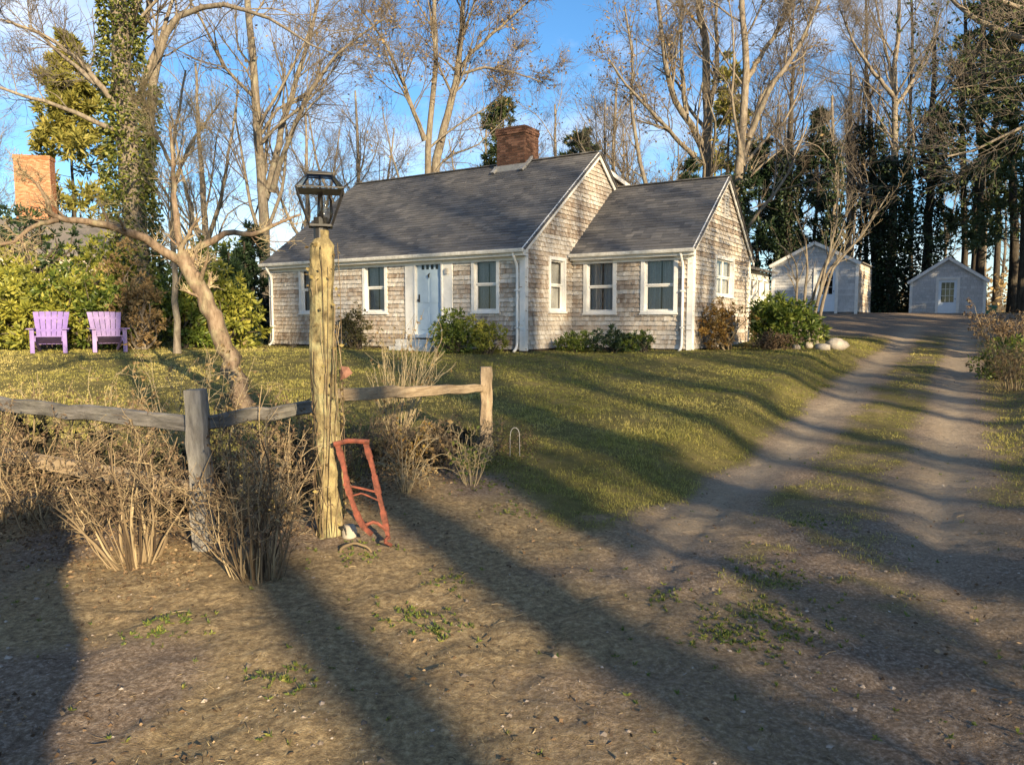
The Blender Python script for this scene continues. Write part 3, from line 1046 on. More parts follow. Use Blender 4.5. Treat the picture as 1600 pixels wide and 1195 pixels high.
def gutter(x0, x1, y, z):
    m_ = MB()
    prof = [(0, 0), (-.10, 0), (-.115, .05), (-.115, .085), (-.105, .085), (-.105, .05), (-.095, .012), (-.005, .012), (-.005, .085), (0, .085)]
    k = len(prof)
    vs = [(xx, y + p[0], z + p[1]) for xx in (x0, x1) for p in prof]
    fs = [(i, (i + 1) % k, (i + 1) % k + k, i + k) for i in range(k)] + [tuple(range(k)), tuple(range(2 * k - 1, k - 1, -1))]
    m_.add(vs, fs)
    return m_.build('gutter', M['trim_old'], house)


gutter(-LEN - .12, .14, ey - .03, ez - .10)
wey, wez = WY0 - OV * math.cos(math.atan(rw_)), WE - OV * math.sin(math.atan(rw_))
trimbar((.05, wey - .012, wez - .10), (WX + .1, wey - .012, wez - .10), .03, .15, 'fascia')
trimbar((.05, (wey + WY0) / 2, wez - .165), (WX + .08, (wey + WY0) / 2, wez - .165), WY0 - wey - .02, .02, 'soffit')
trimbar((.03, WY0 - .032, wez - .215), (WX, WY0 - .032, wez - .215), .03, .10, 'frieze_board')
gutter(.06, WX + .13, wey - .03, wez - .10)
# rake boards
for s in (0, 1):
    ya = -.24 if s == 0 else DP + .24
    trimbar((.085, ya, EA - .24 * rs_ - .085), (.085, DP / 2, RD - .085), .03, .17, 'rake_board', up=(1, 0, 0) if False else (0, 0, 1))
    ya = WY0 - .24 if s == 0 else WY1 + .2
    zz = WE - (.24 if s == 0 else .2) * rw_ - .075
    trimbar((WX + .08, ya, zz), (WX + .08, (WY0 + WY1) / 2, WR - .075), .03, .15, 'rake_board')
# corner boards
for (xa, ya, h_) in ((-LEN, 0, H0), (0, 0, H0), (WX, WY0, H0), (WX, WY1, WE - .05)):
    m_ = MB()
    sx = -1 if xa == -LEN else 1
    if ya != WY1:
        m_.box(min(xa + sx * .036, xa - sx * .12), max(xa + sx * .036, xa - sx * .12), ya - .038, ya - .002, .05, h_)
    if sx > 0:
        y0_, y1_ = (ya - .0, ya + .12) if ya != WY1 else (ya - .12, ya + .02)
        m_.box(xa + .002, xa + .036, y0_, y1_, .05, h_ + .15)
    m_.build('corner_board', M['trim'], house, bevel=.004)


def downspout(x, y, top, ye_):
    m_ = MB()
    pts = [(x, ye_ - .06, top), (x, ye_ - .05, top - .10), (x, y - .075, top - .28), (x, y - .075, .22), (x, y - .09, .10), (x, y - .24, .03)]
    m_.tube(resample(pts, 26), .036, 8)
    d_ = m_.build('downspout', M['trim'], house, smooth=True)
    for zz in (.6, 1.5):
        b_ = MB()
        b_.box(x - .05, x + .05, y - .115, y - .03, zz, zz + .03)
        b_.build('bracket', M['trim'], d_)


downspout(-.16, 0, ez - .1, ey)
downspout(-LEN + .14, 0, ez - .1, ey)
downspout(WX - .22, WY0, wez - .1, wey)
# windows
for h in f_holes:
    window(house, front, *h)
window(house, gable, *g_hole)
for h in ww:
    window(house, wfront, *h, cas=.10)
window(house, wside, *ws_hole, cols=2)
# gable louvre
lv = MB()
gy = (WY0 + WY1) / 2 - WY0
wside.box(lv, gy - .17, gy - .12, 3.55, 4.22, .0, .045)
wside.box(lv, gy + .12, gy + .17, 3.55, 4.22, .0, .045)
wside.box(lv, gy - .12, gy + .12, 4.16, 4.22, .0, .045)
wside.box(lv, gy - .12, gy + .12, 3.55, 3.60, .0, .045)
lvo = lv.build('louvre', M['trim_old'], house)
for i in range(7):
    q = MB()
    z0_ = 3.62 + i * .077
    q.hexa([wside.pt(gy - .12, z0_, .04), wside.pt(gy + .12, z0_, .04), wside.pt(gy + .12, z0_ + .06, .012), wside.pt(gy - .12, z0_ + .06, .012),
            wside.pt(gy - .12, z0_ + .01, .045), wside.pt(gy + .12, z0_ + .01, .045), wside.pt(gy + .12, z0_ + .07, .017), wside.pt(gy - .12, z0_ + .07, .017)])
    q.build('slat', M['trim_old'], lvo)
# front door
a0, a1, b0, b1 = dh
ds = MB()
front.box(ds, a0 - .36, a0 - .05, .30, 2.44, .0, .05)
front.box(ds, a1 + .05, a1 + .36, .30, 2.44, .0, .05)
front.box(ds, a0 - .05, a0 + .0, .30, 2.44, -.1, .07)
front.box(ds, a1 - .0, a1 + .05, .30, 2.44, -.1, .07)
front.box(ds, a0, a1, b1, b1 + .05, -.1, .06)
front.box(ds, a0 - .05, a1 + .05, .33, .42, -.1, .10)
ds.build('door_surround', M['trim'], house, bevel=.004)
dd = MB()
gy0, gy1 = b1 - .30, b1 - .08
holes_ = [(a0 + .155 + i * .155, a0 + .155 + i * .155 + .09) for i in range(4)]
holed(dd, front.pt(0, 0, -.03), front.u, front.v, 1, 1, [(0, 1, 0, 1)])
holed(dd, front.pt(a0, b0, -.03), front.u, front.v, a1 - a0, b1 - b0, [(p - a0, q - a0, gy0 - b0, gy1 - b0) for p, q in holes_])
# raised mouldings of the lower panels
for (p, q, r0_, r1_) in ((.10, .39, .12, .72), (.47, .76, .12, .72), (.10, .39, .84, 1.5), (.47, .76, .84, 1.5)):
    front.box(dd, a0 + p, a0 + q, b0 + r0_, b0 + r1_, -.045, -.016)
door = dd.build('door', M['door'], house)
for p, q in holes_:
    gl = MB()
    gl.add([front.pt(p, gy0, -.045), front.pt(q, gy0, -.045), front.pt(q, gy1, -.045), front.pt(p, gy1, -.045)], [(0, 1, 2, 3)])
    gl.build('pane', M['glass'], door)
kn = MB()
front.box(kn, a0 + .055, a0 + .095, b0 + .85, b0 + 1.05, -.03, -.005)
kn.tube([front.pt(a0 + .075, b0 + .90, -.01), front.pt(a0 + .075, b0 + .90, .04)], [.012, .028], 8)
kn.build('handle', M['black'], door)
kn = MB()
kn.tube([front.pt(a0 + .43, b1 - .40, -.02), front.pt(a0 + .43, b1 - .44, .03), front.pt(a0 + .43, b1 - .52, .02)], [.01, .025, .015], 8)
kn.build('knocker', M['black'], door)
kn = MB()
front.box(kn, a1 + .17, a1 + .24, 1.98, 2.12, .05, .12)
kn.build('porch_light', M['galv'], house)
st = MB()
front.box(st, a0 - .35, a1 + .35, -.3, .29, .10, .50)
front.box(st, a0 - .25, a1 + .25, -.3, .12, .50, .85)
st.build('doorstep', M['trim_old'], house, bevel=.01)
# rear ell with a row of windows
el = MB()
EX0, EX1, EY0, EY1, EH = .6, WX - .12, WY1, WY1 + 2.9, 2.35
eside = Pl((EX1, EY0, 0), (0, 1, 0), (1, 0, 0))
eh = [(.45 + i * .8, .45 + i * .8 + .78, .95, 2.15) for i in range(3)]
holed(el, eside.O, eside.u, eside.v, EY1 - EY0, EH, [ins(h) for h in eh])
el.add([(EX0, EY1, 0), (EX1, EY1, 0), (EX1, EY1, EH), (EX0, EY1, EH)], [(0, 1, 2, 3)])
ew = el.build('wall', M['trim_old'], house)
s_ = MB()
shingles((EX1, EY0, .05), (0, 1, 0), (0, 0, 1), (1, 0, 0), lambda b: 0., lambda b: EY1 - EY0, .9, .116, (.05, .12), .03, [], RS, s_)
s_.build('shingle_siding', M['shingle'], ew, kind='stuff')
for h in eh:
    window(house, eside, *h, curtain=False)
r_ = MB()
r_.hexa([(EX0, EY0, EH + .55), (EX1 + .25, EY0, EH - .02), (EX1 + .25, EY1 + .2, EH - .02), (EX0, EY1 + .2, EH + .55),
         (EX0, EY0, EH + .63), (EX1 + .25, EY0, EH + .06), (EX1 + .25, EY1 + .2, EH + .06), (EX0, EY1 + .2, EH + .63)])
r_.build('roof', M['roof'], house)


def brick_stack(name, parent, cx, cy, z0, z1, w, dpt, mat, mort, cap=True):
    m_ = MB()
    m_.box(cx - w / 2 + .012, cx + w / 2 - .012, cy - dpt / 2 + .012, cy + dpt / 2 - .012, z0, z1 - .02)
    ch = m_.build(name, mort, parent)
    b_ = MB()
    z = z0
    row = 0
    while z < z1 - .03:
        e = .03 if (cap and z > z1 - .24) else 0
        X0, X1, Y0, Y1 = cx - w / 2 - e, cx + w / 2 + e, cy - dpt / 2 - e, cy + dpt / 2 + e
        for face in range(4):
            span = (X1 - X0) if face in (0, 2) else (Y1 - Y0)
            x_ = -(.1 if row % 2 else 0)
            while x_ < span:
                p, q = max(0, x_), min(span, x_ + .195)
                x_ += .207
                if q - p < .03:
                    continue
                j = RS.uniform(-.004, .004)
                if face == 0:
                    b_.box(X0 + p, X0 + q, Y0 + j, Y0 + .05, z, z + .06, RS.random())
                elif face == 2:
                    b_.box(X0 + p, X0 + q, Y1 - .05, Y1 + j, z, z + .06, RS.random())
                elif face == 1:
                    b_.box(X1 - .05, X1 + j, Y0 + .055 + p * .88, Y0 + .055 + q * .88, z, z + .06, RS.random())
                else:
                    b_.box(X0 + j, X0 + .05, Y0 + .055 + p * .88, Y0 + .055 + q * .88, z, z + .06, RS.random())
        z += .071
        row += 1
    b_.build('bricks', mat, ch, kind='stuff')
    return ch


CHX = -2.66
chim = brick_stack('chimney', house, CHX, DP / 2 + .05, RD - .5, RD + 1.0, .98, .80, M['brick'], M['mortar'])
fl = MB()
for sgn in (-1, 1):
    fl.hexa([(CHX + sgn * .50 - .06, DP / 2 - .55, RD - .36), (CHX + sgn * .5 + .06, DP / 2 - .55, RD - .36), (CHX + sgn * .5 + .06, DP / 2, RD + .05), (CHX + sgn * .5 - .06, DP / 2, RD + .05),
             (CHX + sgn * .50 - .06, DP / 2 - .62, RD - .33), (CHX + sgn * .5 + .06, DP / 2 - .62, RD - .33), (CHX + sgn * .5 + .06, DP / 2, RD + .15), (CHX + sgn * .5 - .06, DP / 2, RD + .15)])
fl.box(CHX - .56, CHX + .56, DP / 2 - .40, DP / 2 - .35, RD - .33, RD - .12)
fl.build('flashing', M['lead'], chim)

# ------------------------------------------------------------------ garden sheds
def shed(name, label, loc, rz, W, D, E, R, door_x, door_w, glass_hi, over=.12, stagger=0.):
    t = thing(name, label, 'shed', loc, rz)
    fr = Pl((-W / 2, 0, 0), (1, 0, 0), (0, -1, 0))
    dx0, dx1 = door_x - door_w / 2 + W / 2, door_x + door_w / 2 + W / 2
    mb = MB()
    holed(mb, fr.O, fr.u, fr.v, W, E, [(dx0, dx1, .02, 2.0)])
    mb.add([(-W / 2, 0, E), (W / 2, 0, E), (0, 0, R)], [(0, 1, 2)])
    for sx in (-1, 1):
        mb.add([(sx * W / 2, 0, -.4), (sx * W / 2, D, -.4), (sx * W / 2, D, E), (sx * W / 2, 0, E)], [(0, 1, 2, 3)])
    mb.add([(-W / 2, D, -.4), (W / 2, D, -.4), (W / 2, D, E), (0, D, R), (-W / 2, D, E)], [(0, 1, 2, 3, 4)])
    wl_ = mb.build('wall', M['wallback'], t)
    sl = (R - E) / (W / 2)
    s_ = MB()
    shingles((-W / 2, 0, .0), (1, 0, 0), (0, 0, 1), (0, -1, 0), lambda b: max(0, (b - E) / sl), lambda b: min(W, W - (b - E) / sl), R - .05, .15, (.1, .22), .022, [(dx0 - .08, dx1 + .08, -1, 2.05)], RS, s_)
    s_.build('shingle_siding', M['shingle_pale'], wl_, kind='stuff')
    s_ = MB()
    shingles((W / 2, 0, .0), (0, 1, 0), (0, 0, 1), (1, 0, 0), lambda b: 0., lambda b: D, E, .15, (.1, .22), .022, [], RS, s_)
    shingles((-W / 2, D, .0), (0, -1, 0), (0, 0, 1), (-1, 0, 0), lambda b: 0., lambda b: D, E, .15, (.1, .22), .022, [], RS, s_)
    s_.build('shingle_siding', M['shingle'], wl_, kind='stuff')
    for sx in (-1, 1):
        r_ = MB()
        ex, ezz = sx * (W / 2 + over), E - over * sl
        q0 = [(ex, -over, ezz), (0, -over, R), (0, D + over, R), (ex, D + over, ezz)]
        r_.hexa([(p[0], p[1], p[2] + .01) for p in q0] + [(p[0], p[1], p[2] + .07) for p in q0])
        r_.build('roof', M['roof_pale'], t)
        b_ = MB()
        b_.bar((ex, -over - .02, ezz - .05), (0, -over - .02, R - .05), .03, .15)
        b_.build('rake_board', M['trim'], t)
        c_ = MB()
        c_.box(min(sx * W / 2 - sx * .11, sx * W / 2 + sx * .03), max(sx * W / 2 - sx * .11, sx * W / 2 + sx * .03), -.04, -.002, -.2, E - .05)
        c_.build('corner_board', M['trim'], t)
    cs = MB()
    fr.box(cs, dx0 - .13, dx0, -.1, 2.13, -.05, .06)
    fr.box(cs, dx1, dx1 + .13, -.1, 2.13, -.05, .06)
    fr.box(cs, dx0, dx1, 2.0, 2.13, -.05, .062)
    cs.build('door_frame', M['trim'], t)
    dr = MB()
    gl_w = (dx0 + .13, dx1 - .13)
    holed(dr, fr.pt(dx0, 0, -.02), fr.u, fr.v, dx1 - dx0, 2.0, [(.13, dx1 - dx0 - .13, glass_hi, 1.85)])
    fr.box(dr, dx0 + .13, dx1 - .13, .2, glass_hi - .15, -.04, -.008)
    do = dr.build('door', M['shed_door'], t)
    nx, nz = 3, 3
    for i in range(nx):
        for j in range(nz):
            p0, p1 = gl_w[0] + (gl_w[1] - gl_w[0]) * i / nx + .012, gl_w[0] + (gl_w[1] - gl_w[0]) * (i + 1) / nx - .012
            q0_, q1_ = glass_hi + (1.85 - glass_hi) * j / nz + .012, glass_hi + (1.85 - glass_hi) * (j + 1) / nz - .012
            gl = MB()
            gl.add([fr.pt(p0, q0_, -.035), fr.pt(p1, q0_, -.035), fr.pt(p1, q1_, -.035), fr.pt(p0, q1_, -.035)], [(0, 1, 2, 3)])
            gl.build('pane', M['glass'], do)
    mu = MB()
    for i in range(1, 3):
        xx = gl_w[0] + (gl_w[1] - gl_w[0]) * i / 3
        fr.box(mu, xx - .012, xx + .012, glass_hi, 1.85, -.045, -.022)
        zz = glass_hi + (1.85 - glass_hi) * i / 3
        fr.box(mu, gl_w[0], gl_w[1], zz - .012, zz + .012, -.047, -.024)
    mu.build('muntin', M['trim'], do)
    kn = MB()
    kn.tube([fr.pt(dx1 - .06, .98, -.02), fr.pt(dx1 - .06, .98, .04)], [.012, .026], 8)
    kn.build('handle', M['black'], do)
    fo = MB()
    fo.box(-W / 2 + .03, W / 2 - .03, .03, D - .03, -.6, .0)
    fo.build('foundation', M['foundation'], t)
    return t


p = P(1270, 487, 36)
shed('garden_shed', 'large pale shingled shed right behind the house, door right of centre', (p[0], 36, p[2] - .02), math.radians(-33), 3.9, 4.4, 2.35, 3.35, .55, .85, .85)
p = P(1478, 495, 40)
shed('garden_shed', 'small pale shed at the drive end with white door and green bin', (p[0], 40, p[2] - .02), math.radians(-30), 3.5, 3.6, 2.0, 3.2, .02, .85, .8, .14)
# green bin beside it
p = P(1537, 496, 39.8)
bt = thing('garden_bin', 'dark green plastic bin beside the small shed', 'bin', (p[0] + .1, 39.8, p[2]), .2)
mb = MB()
mb.hexa([(-.3, -.3, 0), (.3, -.3, 0), (.3, .3, 0), (-.3, .3, 0), (-.36, -.36, .55), (.36, -.36, .55), (.36, .36, .55), (-.36, .36, .55)])
mb.build('body', M['green_bin'], bt, bevel=.02)
mb = MB()
mb.hexa([(-.39, -.39, .55), (.39, -.39, .55), (.39, .39, .55), (-.39, .39, .55), (-.33, -.33, .64), (.33, -.33, .64), (.33, .33, .64), (-.33, .33, .64)])
mb.build('lid', M['green_bin'], bt, bevel=.02)

# ------------------------------------------------------------------ neighbour's house behind the hedge
nb = P(24, 300, 44)
nh = thing('neighbour_house', 'neighbour house with orange brick chimney, mostly hidden behind the hedge', 'house', (nb[0], 44, gz(nb[0], 44)), .25)
zt = nb[2] - gz(nb[0], 44)
mb = MB()
mb.box(-7.5, 5, 0, 8, -.5, zt - 3.4)
mb.build('wall', M['shingle'], nh)
for sy in (0, 1):
    r_ = MB()
    yy = -.4 if sy == 0 else 8.4
    q0 = [(-7.8, yy, zt - 3.6), (5.3, yy, zt - 3.6), (5.3, 4, zt - 1.1), (-7.8, 4, zt - 1.1)]
    r_.hexa([(a, b, c - .1) for a, b, c in q0] + q0)
    r_.build('roof', M['roof_pale'], nh)
brick_stack('chimney', nh, -.0, 3.3, zt - 1.2, P(60, 226, 44)[2] - gz(nb[0], 44), 2.0, 1.0, M['brick_y'], M['mortar'])

# ------------------------------------------------------------------ split rail fence
fence = thing('split_rail_fence', 'weathered split rail fence running through the dry shrubs', 'fence', (-2.12, 5.0, 0))


def rough_bar(name, a, b, w, h, mat, parent, rng, K=12, taper=(1, 1), base=(-2.12, 5.0, 0)):
    a, b, base = np.array(a, float), np.array(b, float), np.array(base, float)
    a, b = a - base, b - base
    t = norm(b - a)
    up = np.array((0, 0, 1.)) if abs(t[2]) < .8 else np.array((1., 0, 0))
    u = norm(np.cross(t, up))
    q = np.cross(u, t)
    prof = [(-.5, -.42), (-.1, -.5), (.42, -.46), (.5, .0), (.46, .44), (0, .5), (-.45, .46), (-.5, .05)]
    S = len(prof)
    V = []
    for k_ in range(K):
        f = k_ / (K - 1)
        c = a + (b - a) * f + u * rng.normal() * w * .05 + q * rng.normal() * h * .05
        sc = taper[0] + (taper[1] - taper[0]) * f
        if k_ in (0, K - 1):
            sc *= .9
        for (pu, pq) in prof:
            V.append(c + u * pu * w * sc * rng.uniform(.88, 1.1) + q * pq * h * sc * rng.uniform(.88, 1.1))
    fs = [(i * S + j, i * S + (j + 1) % S, (i + 1) * S + (j + 1) % S, (i + 1) * S + j) for i in range(K - 1) for j in range(S)]
    fs += [tuple(range(S))[::-1], tuple(range((K - 1) * S, K * S))]
    m_ = MB()
    m_.add(V, fs)
    return m_.build(name, mat, parent)


nr = np.random.default_rng(4)
F1, F3 = np.array((-2.12, 5.0)), np.array((-.29, 8.4))
FL = np.array((-4.9, 6.35))
rough_bar('post', (F1[0], F1[1], -.2), (F1[0] - .03, F1[1], 1.13), .145, .13, M['rail_grey'], fence, nr)
rough_bar('post', (F3[0], F3[1], gz(*F3) - .2), (F3[0], F3[1], P(760, 573, 8.4)[2]), .17, .14, M['rail_tan'], fence, nr)
rough_bar('post', (FL[0], FL[1], -.1), (FL[0], FL[1], 1.12), .14, .13, M['rail_grey'], fence, nr)
rough_bar('rail', (F3[0] - .05, F3[1] - .05, P(752, 606, 8.4)[2]), (-1.47, 6.2, .97), .075, .115, M['rail_tan_h'], fence, nr, 14, (.8, 1.1))
rough_bar('rail', (-1.49, 6.17, .90), (F1[0] + .03, F1[1] + .03, .90), .08, .11, M['rail_grey_h'], fence, nr, 12, (1, .9))
rough_bar('rail', (F1[0] - .0, F1[1] + .02, .88), (FL[0], FL[1], .93), .08, .115, M['rail_grey_h'], fence, nr, 14)
rough_bar('rail', (F1[0] - .0, F1[1] + .02, .42), (FL[0], FL[1], .52), .08, .12, M['rail_tan_h'], fence, nr, 14)
rough_bar('rail', (FL[0], FL[1], .9), (FL[0] - 2.8, FL[1] + .9, .95), .08, .11, M['rail_grey_h'], fence, nr, 12)

# ------------------------------------------------------------------ lamp post and lantern
LPX, LPY = P(516, 850, 5.3)[0], 5.3
lz = gz(LPX, LPY)
lamp = thing('lamp_post', 'tall lichen covered lamp post with black glass lantern', 'lamp post', (LPX, LPY, lz))
LH = P(510, 356, 5.3)[2] - lz
K, S = 46, 14
V = []
for i in range(K):
    f = i / (K - 1)
    z = -.15 + (LH - .02 + .15) * f
    r = .085 - .012 * f
    cx_ = .012 * math.sin(f * 7) + (-.02) * f
    for j in range(S):
        a = 2 * math.pi * j / S
        rr = r * (1.12 + .16 * (vn(np.array([a * 2.0]), np.array([z * 8]), 1., 4)[0] - .4) + .07 * nr.normal() * .6)
        if f > .96:
            rr = .05
        V.append((cx_ + rr * math.cos(a), rr * math.sin(a), z))
fs = [(i * S + j, i * S + (j + 1) % S, (i + 1) * S + (j + 1) % S, (i + 1) * S + j) for i in range(K - 1) for j in range(S)] + [tuple(range((K - 1) * S, K * S))]
mb = MB()
mb.add(V, fs)
mb.build('post', M['lichen_post'], lamp)
# lantern: square, flaring up to a rim, glass top tapering to a flat cap
LRZ = math.radians(14)


def ring(z, hw):
    return [(hw * math.cos(LRZ + math.pi / 4 + k * math.pi / 2) - .02, hw * math.sin(LRZ + math.pi / 4 + k * math.pi / 2), z) for k in range(4)]


zb, zr, zc = LH + .01, P(500, 298, 5.3)[2] - lz, P(500, 275, 5.3)[2] - lz
rb, rr_, rc = ring(zb, .105), ring(zr, .225), ring(zc, .115)
lf = MB()
for k_ in range(4):
    lf.bar(rb[k_], rr_[k_], .010)
    lf.bar(rr_[k_], rc[k_], .008)
    lf.bar(rb[k_], rb[(k_ + 1) % 4], .013, .014)
    lf.bar(rr_[k_], rr_[(k_ + 1) % 4], .010, .009)
    lf.bar(rc[k_], rc[(k_ + 1) % 4], .011, .009)
lf.tube([(-.02, 0, LH - .12), (-.02, 0, zb + .06)], [.052, .05], 12)
frm = lf.build('lantern_frame', M['black'], lamp)
cp = MB()
c1 = ring(zc + .008, .125)
cp.add(c1 + ring(zc + .012, .125) + [(-.02, 0, zc + .038)], [(3, 2, 1, 0), (0, 1, 5, 4), (1, 2, 6, 5), (2, 3, 7, 6), (3, 0, 4, 7), (4, 5, 8), (5, 6, 8), (6, 7, 8), (7, 4, 8)])
cp.build('lantern_cap', M['black'], lamp)
mb = MB()
mb.add(ring(zr - .008, .21) + [(-.02, 0, zr + .004)], [(0, 1, 4), (1, 2, 4), (2, 3, 4), (3, 0, 4)])
mb.build('reflector', M['black'], lamp)
for k_ in range(4):
    for lo_, hi_ in ((rb, rr_), (rr_, rc)):
        gl = MB()
        gl.add([lo_[k_], lo_[(k_ + 1) % 4], hi_[(k_ + 1) % 4], hi_[k_]], [(0, 1, 2, 3)])
        gl.build('pane', M['glass_lamp'], frm)
mb = MB()
mb.tube([(-.02, 0, zb + .05), (-.02, 0, zr - .01)], [.022, .018], 10)
mb.tube([(-.02, 0, zr + .01), (-.02, 0, zc + .01)], [.008, .008], 8)
mb.build('burner_tube', M['black'], lamp, smooth=True)
mb = MB()
mb.tube([(.012, 0, zb + .02), (.012, 0, zb + .07), (.012, 0, zr - .06), (.012, 0, zr - .03)], [.035, .055, .05, .035], 14, cap=False)
mb.build('glass_chimney', M['glass_lamp'], lamp, smooth=True)


# ------------------------------------------------------------------ plants: generic builders
def plant(name, label, cat, base, parts, group=None):
    """parts: list of (part name, V, Q, material, rnd)"""
    t = thing(name, label, cat, tuple(base), 0, group)
    b = np.array(base, float)
    for nm, V_, Q_, mat, rnd in parts:
        o_ = obj(nm, mesh_arrays(nm, V_ - b, Q_, rnd, smooth=(rnd is None)), mat, t)
        if nm in ('twigs', 'canes', 'stems', 'leaves', 'foliage', 'ivy'):
            o_['kind'] = 'stuff'
    return t


def ivy_on(pl, rad, n, size, rng, thick=.25):
    """leaves around a polyline pl (K,3), rad (K)"""
    K_ = len(pl)
    f = rng.uniform(0, K_ - 1.001, n)
    i = f.astype(int)
    a = (f - i)[:, None]
    c = pl[i] * (1 - a) + pl[i + 1] * a
    r = rad[i] * (1 - a[:, 0]) + rad[i + 1] * a[:, 0]
    th = rng.uniform(0, 2 * np.pi, n)
    lump = .75 + .6 * vn(th * 1.5, c[:, 2], .8, 3)
    rr2 = r + thick * lump * np.sqrt(rng.random(n))
    o = np.stack([np.cos(th), np.sin(th), np.zeros(n)], 1)
    pos = c + o * rr2[:, None]
    d = norm(o * .7 + rng.normal(size=(n, 3)) * .5 + np.array((0, 0, -.5)))
    return leafquads(pos, d, rng.uniform(.7, 1.3, n) * size, rng.uniform(.6, 1.0, n) * size, rng)


def bare_tree(name, label, trunks, levels, seed, bark='bark', twig='twig', cat='tree', group=None, leaf=None, ivy=None, K=16, base=None, rscale=1.):
    """trunks: [(points, r0, r1)], world coordinates"""
    rng = np.random.default_rng(seed)
    Pls = np.stack([resample(t[0], K) for t in trunks])
    Rs = np.stack([np.linspace(t[1], t[2], K) for t in trunks]) * rscale
    jit = rng.normal(size=Pls.shape) * Rs[:, :, None] * .22
    jit[:, 0] = 0
    Pls = Pls + jit
    # root flare
    Rs[:, 0] *= 1.25
    b = np.array(base) if base is not None else Pls[0, 0].copy()
    tr = [tubes(Pls, Rs, 9)]
    cr = []
    p_, r_ = Pls, Rs
    allp = [(p_, r_)]
    for li, lv_ in enumerate(levels):
        lv_ = dict(lv_)
        src = lv_.pop('src', li)
        S_ = lv_.pop('S', 4)
        n_ = lv_.pop('n')
        c_, cr_ = spawn(allp[src][0], allp[src][1], rng, n_, **lv_)
        allp.append((c_, cr_))
        (tr if li == 0 else cr).append(tubes(c_, cr_, S_))
    parts = [('trunk', *joinmesh(tr), M[bark], None)]
    if cr:
        parts.append(('crown', *joinmesh(cr), M[twig], None))
    if leaf:
        mat, n_, sz, lv_ = leaf
        q_, _ = allp[lv_]
        i = rng.integers(0, len(q_), n_)
        f = rng.uniform(.3, 1, n_)[:, None] * (q_.shape[1] - 1)
        j = np.minimum(f[:, 0].astype(int), q_.shape[1] - 2)
        a = f - j[:, None]
        pos = q_[i, j] * (1 - a) + q_[i, j + 1] * a
        Vl, Ql = leafquads(pos, randdir(n_, rng, -.3), rng.uniform(.6, 1.3, n_) * sz, rng.uniform(.4, .8, n_) * sz, rng)
        parts.append(('leaves', Vl, Ql, M[mat], rng.random(n_)))
    if ivy:
        vs = []
        for (ti, f0, f1, thick, n_, sz) in ivy[1]:
            i0, i1 = int(f0 * (K - 1)), int(f1 * (K - 1)) + 1
            vs.append(ivy_on(Pls[ti, i0:i1], Rs[ti, i0:i1], n_, sz, rng, thick))
        Vl, Ql = joinmesh(vs)
        parts.append(('ivy', Vl, Ql, M[ivy[0]], rng.random(len(Ql))))
    return plant(name, label, cat, b, parts, group)


def tpts(Y, pix, ground=True):
    """trunk points traced at distance Y, with a real foot on the ground; pix = [(px,py[,dY])]"""
    o = [P(q[0], q[1], Y + (q[2] if len(q) > 2 else 0)) for q in pix]
    if ground:
        b = o[0]
        o = [np.array((b[0], b[1], gz(b[0], b[1]) - .1))] + ([b] if b[2] > gz(b[0], b[1]) + .4 else []) + o[1:]
    return o


LV_BIG = [dict(n=11, t0=.28, t1=1., lr=.50, ang=(.45, .95), up=.08, K=9, rr=.42, wig=.17, S=5),
          dict(n=8, t0=.15, t1=1., lr=.58, ang=(.4, .95), up=.07, K=6, taper=.4, rr=.55, wig=.15, S=3, minr=.007),
          dict(n=7, t0=.12, t1=1., lr=.62, ang=(.35, .85), up=.06, K=4, taper=.35, rr=.6, wig=.14, S=3, minr=.007, lmin=.6),
          dict(n=7, t0=.1, t1=1., lr=.9, ang=(.3, .8), up=.04, K=3, taper=.4, rr=.7, wig=.22, S=3, minr=.006, lmin=.4, tip=.4)]
LV_MID = [dict(n=14, t0=.25, t1=1., lr=.40, ang=(.4, .9), up=.10, K=8, rr=.45, wig=.17, S=4),
          dict(n=8, t0=.15, t1=1., lr=.58, ang=(.4, 1.0), up=.05, K=5, taper=.4, rr=.55, wig=.2, S=3, minr=.006),
          dict(n=8, t0=.1, t1=1., lr=.65, ang=(.4, 1.0), up=.04, K=3, taper=.4, rr=.6, wig=.22, S=3, minr=.0048, lmin=.45)]


def with_n(lv, ns, **k0):
    o = [dict(d_) for d_ in lv]
    for d_, n_ in zip(o, ns):
        d_['n'] = n_
    o[0].update(k0)
    return o


